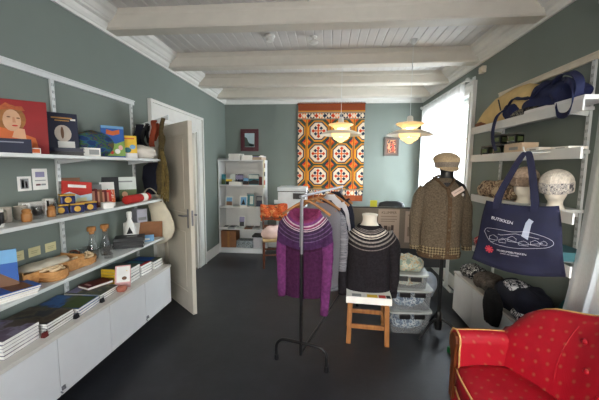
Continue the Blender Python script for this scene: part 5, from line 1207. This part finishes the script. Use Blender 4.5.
beanie('pale knitted hat on the display head left of the tote handle', 1.54, 2.60, z+.135, R(-60), knit('pale_pink_beige_knit', '#bfa995'), knit('brown_band_knit', '#8d7a6a'))
bust('ivory display head behind the tote bag wearing the white patterned hat', 1.53, 2.24, R(-55))
PW = blotch('grey_white_fairisle', ['#57555c', '#cfcac2', '#8d8a8c', '#d8d3cb'], 60, .95, (1, 1, .8))
beanie('white knitted hat with grey patterned band behind the tote bag', 1.53, 2.24, z+.12, R(-55), knit('white_knit', '#d8d1c6', var=.15), PW, s=1.0, tilt=8)
bm = heap_bm(.22, .58, .14, 71, .5, 12); tag(obj('knit_pile', bm, blotch('tan_mitten_mix', ['#5a4838', '#b59c80', '#7d6552', '#c9b597'], 14, .95), None, (1.555, 2.98, z), smooth=True), 'pile of brown and tan mittens on the hat shelf', 'mittens')
bm = BM(); box(bm, -.1, .1, -.2, .2, 0, .06, bev=.004); tag(obj('carton', bm, mat('teal_box', '#3c6f7a', .5), None, (1.56, 2.28, ZR[3])), 'teal box on the lowest right shelf behind the tote bag', 'box')

# ------------------------------------------------------------ tote bag hanging by its handles
tb = thing('tote_bag', 'large navy tote bag with white museum print hanging from the shelf', 'bag', (1.25, 2.14, 1.165), R(-40))
bm = BM(); W0, W1, H_ = .195, .262, .43; g = []
nu, nv = 24, 16
def bagpt(u, v, side):
    hw = W0+(W1-W0)*(1-v); x_ = (u*2-1)*hw*(1-.02*sin(v*6)); zz = -H_*.52+H_*v
    bulge = .05*(1-abs(u*2-1)**3)*(.35+.65*sin(pi*min(1, (1-v)*1.15+.02)))
    fold = .012*sin(u*9+v*3)+.02*noise.noise(Vector((u*4, v*3, side*2)))
    zz -= .035*(1-v)*(1-(u*2-1)**2)-.0*v; zz += (-.02*(1-(u*2-1)**2)*v)
    edge = 1-abs(u*2-1)**6
    return (x_, (-1 if side else 1)*(bulge+.006)*max(edge, .02)+fold*.6*(.3+.7*(1-v)), zz)
F = [[bm.verts.new(bagpt(i/nu, j/nv, 1)) for i in range(nu+1)] for j in range(nv+1)]
Bk = [[bm.verts.new(bagpt(i/nu, j/nv, 0)) for i in range(nu+1)] for j in range(nv+1)]
for G in (F, Bk):
    for j in range(nv):
        for i in range(nu): bm.faces.new((G[j][i], G[j][i+1], G[j+1][i+1], G[j+1][i]))
for i in range(nu): bm.faces.new((F[0][i], Bk[0][i], Bk[0][i+1], F[0][i+1]))
for j in range(nv):
    bm.faces.new((F[j][0], F[j+1][0], Bk[j+1][0], Bk[j][0])); bm.faces.new((F[j][nu], Bk[j][nu], Bk[j+1][nu], F[j+1][nu]))
obj('bag_body', bm, mat('navy_canvas', '#0d1130', .85, var=.2, bump=.25, bscale=150), tb, smooth=True)
zt_ = H_*.48-.02
for s_, yy in ((0, -.03), (1, .03)):
    bm = BM(); ribbon(bm, smoothpath([(-.13, yy, zt_-.03), (-.12, yy, zt_+.06), (-.06, yy*.6+.01, zt_+.22), (-.008, yy*.2+.02, zt_+.335), (.02, yy*.2+.02, zt_+.335), (.05, yy*.6+.01, zt_+.2), (.075, yy, zt_+.05), (.08, yy, zt_-.03)], 5), (.8, .1, .1), .036, .004); obj('handle', bm, bpy.data.materials['navy_canvas'], tb)
WP = mat('white_print', '#c9cad6', .7); RP = mat('red_print', '#c23a4a', .7)
def onbag(px, pz):
    """depth of the bag front at local x, z"""
    v = .5
    for _ in range(12):
        u = max(.02, min(.98, px/(W0+(W1-W0)*(1-v))/2+.5)); q = bagpt(u, v, 1); v = max(0, min(1, v+(pz-q[2])/H_))
    return q[1]-.004
def text_on_bag(name, body, size, m_, cx, cz, tilt=0):
    o = text(name, body, size, m_, tb, Matrix.Rotation(R(90), 4, 'X') @ Matrix.Rotation(tilt, 4, 'Z'), .0004)
    for v in o.data.vertices:
        v.co.x += cx; v.co.z += cz; v.co.y += onbag(v.co.x, v.co.z)
text_on_bag('lettering', 'BUTIKKEN', .028, WP, -.085, .085, R(-9))
text_on_bag('lettering', 'MUSEUMSBUTIKKEN', .018, WP, -.02, -.12)
text_on_bag('lettering', 'KUNST OG HISTORIE', .011, WP, -.03, -.138)
def line(bm, pts, r_=.0009): tube(bm, [(a, onbag(a, b_), b_) for a, b_ in pts], r_, 5)
bm = BM()
out = [(.0-.19+.0, -.005), (-.17, .02), (-.1, .025), (-.02, .02), (.06, .03), (.15, .01), (.19, -.02), (.17, -.05), (.1, -.07), (0, -.085), (-.1, -.08), (-.15, -.06), (-.19, -.005)]
line(bm, [(p.x, p.y) for p in smoothpath([(a, b_, 0) for a, b_ in out], 4)])
for x0_, zz0, w_, h_ in ((-.15, -.05, .05, .02), (-.09, -.06, .04, .018), (-.04, -.045, .045, .022), (.02, -.06, .05, .018), (.08, -.05, .045, .02), (.13, -.04, .03, .015)): line(bm, [(x0_, zz0), (x0_, zz0+h_), (x0_+w_/2, zz0+h_*1.7), (x0_+w_, zz0+h_), (x0_+w_, zz0), (x0_, zz0)])
line(bm, [(-.14, -.07), (-.05, -.03), (.05, -.055), (.14, -.03)]); line(bm, [(-.17, .0), (-.08, -.01), (.0, .01), (.12, -.005)])
obj('line_drawing', bm, WP, tb)
bm = BM()
for q in ([(.03, .0), (.045, .085), (.075, .08), (.065, -.02)], [(.045, .085), (.06, .115), (.085, .1), (.075, .08)]):
    f = bm.faces.new([bm.verts.new((a, onbag(a, b_)-.001, b_)) for a, b_ in q])
obj('church_print', bm, mat('pale_grey_print', '#9aa3b8', .7), tb)
bm = BM()
for k in range(8):
    a = k*pi/4; c_ = (-.15, -.125); q = [(c_[0]+.005*cos(a-.5), c_[1]+.005*sin(a-.5)), (c_[0]+.027*cos(a-.22), c_[1]+.027*sin(a-.22)), (c_[0]+.027*cos(a+.22), c_[1]+.027*sin(a+.22)), (c_[0]+.005*cos(a+.5), c_[1]+.005*sin(a+.5))]
    bm.faces.new([bm.verts.new((p, onbag(p, r_)-.001, r_)) for p, r_ in q])
bm.faces.new([bm.verts.new((p, onbag(p, r_)-.0015, r_)) for p, r_ in disc(-.15, -.125, .012, .012, 12)])
obj('emblem', bm, RP, tb)
bm = BM(); tube(bm, smoothpath([(1.40, 2.20, 1.70), (1.32, 2.17, 1.695), (1.26, 2.15, 1.70), (1.24, 2.14, 1.73)], 4), .004, 8); tube(bm, [(1.44, 2.20, 1.70), (1.40, 2.20, 1.70)], .004, 8); tag(obj('display_hook', bm, METW), 'white hook on the jar shelf edge holding the tote handles', 'hook')

# ------------------------------------------------------------ low cabinet on the right
lc = thing('low_cabinet', 'low white cabinet against the right wall heaped with knitwear', 'cabinet', (1.545, 2.82, 0))
bm = BM(); box(bm, -.115, .13, -.665, .665, .03, .44, bev=.002); obj('body', bm, LAM, lc)
for k in range(3):
    bm = BM(); box(bm, -.133, -.117, -.663+.443*k, -.663+.443*k+.438, .035, .435, bev=.002); obj('door', bm, LAM, lc)
bm = BM(); box(bm, -.137, .13, -.67, .67, .442, .462, bev=.002); obj('top', bm, LAMTOP, lc)
bm = BM(); box(bm, -.10, .12, -.65, .65, 0, .03); obj('plinth', bm, BLKP, lc)
zc = .463
KD = blotch('black_white_dotted_knit', ['#121218', '#121218', '#17171d', '#c9c6c2', '#121218'], 60, .95)
crumple('knitwear_pile', 'black knitwear with white dots at the window end of the cabinet', 1.53, 3.30, zc, .24, .28, .13, 81, KD, 'knitwear')
crumple('knitwear_pile', 'grey-brown knitted jumper folded in the middle of the low cabinet', 1.53, 2.98, zc, .24, .34, .13, 83, knit('greybrown_knit', '#554e48', var=.4), 'knitwear')
crumple('knitwear_pile', 'large dark navy garment pile on the low cabinet near the sofa', 1.53, 2.48, zc, .26, .60, .22, 85, NAVYD, 'knitwear')
crumple('glove', 'black fluffy glove hanging down over the cabinet front', 1.375, 2.62, .30, .09, .20, .28, 87, mat('black_fleece', '#08080a', 1, var=.3, bump=.8, bscale=90), 'glove', amp=.5)
PWH = blotch('navy_white_star_knit', ['#14172a', '#d5d5d8', '#14172a', '#e0e0e2'], 22, .95)
crumple('folded_cloth', 'navy and white patterned textile on top of the dark pile', 1.52, 2.54, zc+.16, .17, .24, .07, 88, PWH, 'textile', amp=.3)
crumple('folded_cloth', 'white textile with navy triangles at the foot of the pile', 1.45, 2.33, zc-.0, .12, .22, .09, 89, PWH, 'textile', amp=.3)
bm = heap_bm(.09, .16, .22, 91, .3, 12); tag(obj('teal_cloth', bm, mat('teal_cloth', '#0f5650', .9, var=.2), None, (1.60, 2.13, zc+.02), smooth=True), 'teal folded cloth at the sofa end of the low cabinet', 'textile')

# ------------------------------------------------------------ red sofa
m, nt, b = base_mat('red_damask'); Lk = nt.links.new
tc = N(nt, 'ShaderNodeTexCoord'); mp = N(nt, 'ShaderNodeMapping'); d1 = N(nt, 'ShaderNodeVectorMath', operation='DOT_PRODUCT'); d1.inputs[1].default_value = (-1, 1, 0); d2 = N(nt, 'ShaderNodeVectorMath', operation='DOT_PRODUCT'); d2.inputs[1].default_value = (.75, .75, 1)
cx = N(nt, 'ShaderNodeCombineXYZ'); Lk(tc.outputs['Object'], d1.inputs[0]); Lk(tc.outputs['Object'], d2.inputs[0]); Lk(d1.outputs['Value'], cx.inputs[0]); Lk(d2.outputs['Value'], cx.inputs[1])
vo = N(nt, 'ShaderNodeTexVoronoi', voronoi_dimensions='2D'); vo.inputs['Scale'].default_value = 13; vo.inputs['Randomness'].default_value = .25
Lk(cx.outputs[0], vo.inputs['Vector'])
r = ramp(nt, [(0, '#a04a3c'), (.12, '#96382e'), (.18, '#9c1022'), (1, '#9c1022')]); Lk(vo.outputs['Distance'], r.inputs['Fac'])
no = N(nt, 'ShaderNodeTexNoise'); no.inputs['Scale'].default_value = 7; Lk(tc.outputs['Object'], no.inputs['Vector'])
hs = N(nt, 'ShaderNodeHueSaturation'); mr = N(nt, 'ShaderNodeMapRange'); mr.inputs['To Min'].default_value = .85; mr.inputs['To Max'].default_value = 1.15
Lk(no.outputs['Fac'], mr.inputs['Value']); Lk(mr.outputs[0], hs.inputs['Value']); Lk(r.outputs['Color'], hs.inputs['Color']); Lk(hs.outputs[0], b.inputs['Base Color'])
b.inputs['Roughness'].default_value = .5; b.inputs['Specular IOR Level'].default_value = .3
wv = N(nt, 'ShaderNodeTexWave'); wv.inputs['Scale'].default_value = 130; bp = N(nt, 'ShaderNodeBump'); bp.inputs['Strength'].default_value = .12; bp.inputs['Distance'].default_value = .002
Lk(tc.outputs['Object'], wv.inputs['Vector']); Lk(wv.outputs['Fac'], bp.inputs['Height']); Lk(bp.outputs['Normal'], b.inputs['Normal'])
RED = m
PIPE = mat('gold_piping', '#c49a62', .6)
sf = thing('sofa', 'red damask sofa with gold piping and buttoned back at the lower right', 'sofa', (1.1, 1.10, 0))
def yprof(pts, y):
    for (a, za), (b_, zb) in zip(pts, pts[1:]):
        if a <= y <= b_:
            t_ = (y-a)/(b_-a); t_ = t_*t_*(3-2*t_) if False else t_; return za+(zb-za)*t_
    return pts[-1][1]
top = [(0, 1.0), (.14, .99), (.27, .96), (.40, .91), (.50, .875), (.56, .86), (.62, .845), (.68, .815), (.74, .765), (.79, .70), (.84, .635), (.90, .60)]
def fxp(y):
    k = max(0, min(1, (abs(y)/.9-.42)/.5)); return .06-.15*k*k*(3-2*k)
# backrest: curves forward at the ends
bm = BM(); ny = 60; secs = []
for i in range(ny+1):
    y = -.9+1.8*i/ny; zt = yprof(top, abs(y)); k = abs(y)/.9
    fx = fxp(y); s = []
    tuft = 0
    for zz, xx in ((.30, fx+.02), (.44, fx), (.55+.0*k, fx+.01)): s.append((xx, zz))
    n_ = 5
    for j in range(1, n_+1):
        t_ = j/n_; s.append((fx+.01+.10*t_*t_*1.0, .55+(zt-.035-.55)*t_))
    s.append((fx+.13, zt-.005)); s.append((fx+.17, zt)); s.append((fx+.215, zt-.012)); s.append((fx+.235, zt-.06)); s.append((.29, .5)); s.append((.28, .16)); s.append((.15, .16))
    secs.append([Vector((a, y, max(b_, .16))) for a, b_ in s])
loft(bm, secs); bt = obj('backrest', bm, RED, sf, smooth=True)
bm = BM(); pts = [(fxp(y)+.165, y, yprof(top, abs(y))+.003) for y in [-.9+1.8*i/80 for i in range(81)]]
tube(bm, pts, .0035, 8); obj('piping', bm, PIPE, sf, smooth=True)
for s in (-1, 1):
    bm = BM(); tube(bm, [(fxp(.475)+.01+.10*max(0, (zz-.55)/(yprof(top, .475)-.585))**2-.001, s*.475, zz) for zz in [.46+.037*i for i in range(11)]], .0025, 6); obj('seam', bm, RED, bt, smooth=True)
for y, zz in ((.40, .79), (.34, .68), (.16, .74), (.25, .61), (.10, .86), (-.08, .74), (-.26, .80), (-.2, .66), (-.4, .74)):
    t_ = max(0, (zz-.55)/.37); bm = BM(); lathe(bm, [(.0001, .010), (.010, .008), (.015, .001), (.013, -.003), (.0001, -.004)], 14, M=xf((fxp(y)+.012+.10*t_*t_, y, zz), (0, R(-90), 0))); obj('button', bm, RED, bt, smooth=True)
# seat
bm = BM(); secs = []
for i in range(41):
    y = -.70+1.4*i/40; k = abs(y)/.70; fx = -.355+.03*k**6; e = .012*k**6
    s = [(fx+.02, .30), (fx, .33), (fx-.004, .42-e), (fx+.018, .445-e), (fx+.1, .462-e), (-.05, .468-e), (.08, .455-e), (.09, .30)]
    secs.append([Vector((a, y, b_)) for a, b_ in s])
loft(bm, secs); obj('seat_cushion', bm, RED, sf, smooth=True)
bm = BM(); tube(bm, [(-.355+.03*(abs(y)/.7)**6-.001, y, .432-.012*(abs(y)/.7)**6) for y in [-.70+1.4*i/40 for i in range(41)]], .0055, 8); obj('piping', bm, PIPE, sf, smooth=True)
bm = BM(); tube(bm, [(-.355+.03*(abs(y)/.7)**6+.0, y, .305) for y in [-.70+1.4*i/40 for i in range(41)]], .0055, 8); obj('piping', bm, PIPE, sf, smooth=True)
bm = BM(); box(bm, -.31, .26, -.72, .72, .16, .302, bev=.01); obj('seat_rail', bm, RED, sf)
for s in (-1, 1):
    # rolled arm: section in YZ swept along X with a dipping top
    bm = BM(); secs = []
    for i in range(17):
        t_ = i/16; x_ = -.31+.46*t_; zt = .622+.012*sin(pi*t_)-.012*t_; o_ = .01*sin(pi*t_)
        poly = [(.70, .16), (.70, .42), (.705, .52), (.70, zt-.05), (.705, zt-.018), (.725, zt), (.765, zt+.006), (.81, zt-.008), (.84, zt-.05), (.845, zt-.1), (.82, zt-.15), (.80, .40), (.80, .16)]
        secs.append([Vector((x_, s*(a+o_*0), b_)) for a, b_ in poly])
    loft(bm, secs); ar = obj('armrest', bm, RED, sf, smooth='auto')
    zt = .622; poly = [(.70, .42), (.705, .52), (.70, zt-.05), (.705, zt-.018), (.725, zt), (.765, zt+.006), (.81, zt-.008), (.84, zt-.05), (.845, zt-.1), (.82, zt-.15), (.805, .42)]
    bm = BM(); tube(bm, [(-.312, s*a, b_) for a, b_ in poly], .0055, 8); obj('piping', bm, PIPE, ar, smooth=True)
    bm = BM(); tube(bm, [(-.31+.46*t_/16, s*.765, .629+.012*sin(pi*t_/16)-.012*t_/16) for t_ in range(17)], .003, 6); obj('piping', bm, PIPE, ar, smooth=True)
    bm = BM(); prism(bm, [(-.328, s*a, b_) for a, b_ in ((.735, .2), (.735, .50), (.72, .56), (.735, .60), (.775, .605), (.815, .57), (.815, .51), (.785, .47), (.78, .2))], (.018, 0, 0)); obj('wooden_scroll', bm, DARKW, ar)
    for x_ in (-.29, .22):
        bm = BM(); lathe(bm, [(.0001, 0), (.016, 0), (.02, .02), (.018, .05), (.03, .1), (.034, .16), (.0001, .16)], 16, c=(x_, s*.75, 0)); obj('leg', bm, DARKW, sf, smooth='auto')

# ------------------------------------------------------------ light
w = bpy.data.worlds.new('World'); S.world = w; w.use_nodes = True; nt = w.node_tree; bg = nt.nodes['Background']
sk = N(nt, 'ShaderNodeTexSky'); sk.sky_type = 'NISHITA'; sk.sun_elevation = R(38); sk.sun_rotation = R(200); sk.sun_disc = False; sk.air_density = 1.5; sk.dust_density = 3
mxs = N(nt, 'ShaderNodeMix', data_type='RGBA'); mxs.inputs['Factor'].default_value = .6; mxs.inputs['B'].default_value = (.9, .95, 1.0, 1)
nt.links.new(sk.outputs[0], mxs.inputs['A']); nt.links.new(mxs.outputs['Result'], bg.inputs['Color']); bg.inputs['Strength'].default_value = 2.2
def area(name, loc, rot, sx, sy, power, col):
    l = bpy.data.lights.new(name, 'AREA'); l.shape = 'RECTANGLE'; l.size = sx; l.size_y = sy; l.energy = power; l.color = col
    o = bpy.data.objects.new(name, l); COL.objects.link(o); o.location = loc; o.rotation_euler = rot; return o
# daylight through the two right windows, fill through the added rear one (lights stand outside the panes)
area('daylight_far_window', (XR+.75, 4.85, 1.75), (0, R(90), 0), 2.6, 3.2, 440, (.84, .92, 1))
area('daylight_near_window', (XR+.75, 1.17, 1.6), (0, R(90), 0), 2.6, 2.6, 165, (.86, .93, 1))
area('fill_rear_window', (-.15, YF-.3, 1.65), (R(90), 0, 0), 2.2, 1.6, 85, (.97, .97, 1))  # added fill lamp, unseen behind the camera
def point(name, loc, power, col, r_=.06):
    l = bpy.data.lights.new(name, 'POINT'); l.energy = power; l.color = col; l.shadow_soft_size = r_
    o = bpy.data.objects.new(name, l); COL.objects.link(o); o.location = loc; return o
point('lamp_light_tapestry', (.15, 3.9, 1.885+.12), 5, (1, .80, .55), .03); point('lamp_light_mannequin', (.885, 3.58, 1.85+.12), 5, (1, .80, .55), .03)
point('corridor_light', (-2.8, 4.3, 2.3), 45, (1, .97, .9), .15)

# ------------------------------------------------------------ camera
cam = bpy.data.cameras.new('camera'); co = bpy.data.objects.new('camera', cam); COL.objects.link(co); S.camera = co
cam.sensor_width = 36; cam.lens = 36*312.87/599; cam.clip_start = .02
pi_, ya, ro = .1079, -.0888, .0081
Fv = Vector((sin(ya)*cos(pi_), cos(ya)*cos(pi_), -sin(pi_))); Rv = Vector((cos(ya), -sin(ya), 0)); Uv = Rv.cross(Fv)
R2 = cos(ro)*Rv+sin(ro)*Uv; U2 = -sin(ro)*Rv+cos(ro)*Uv
co.matrix_world = Matrix(((R2.x, U2.x, -Fv.x, 0), (R2.y, U2.y, -Fv.y, 0), (R2.z, U2.z, -Fv.z, 1.597), (0, 0, 0, 1)))
S.view_settings.view_transform = 'Standard'; S.view_settings.look = 'None'; S.view_settings.exposure = .38; S.view_settings.gamma = 1; S.view_settings.use_curve_mapping = False
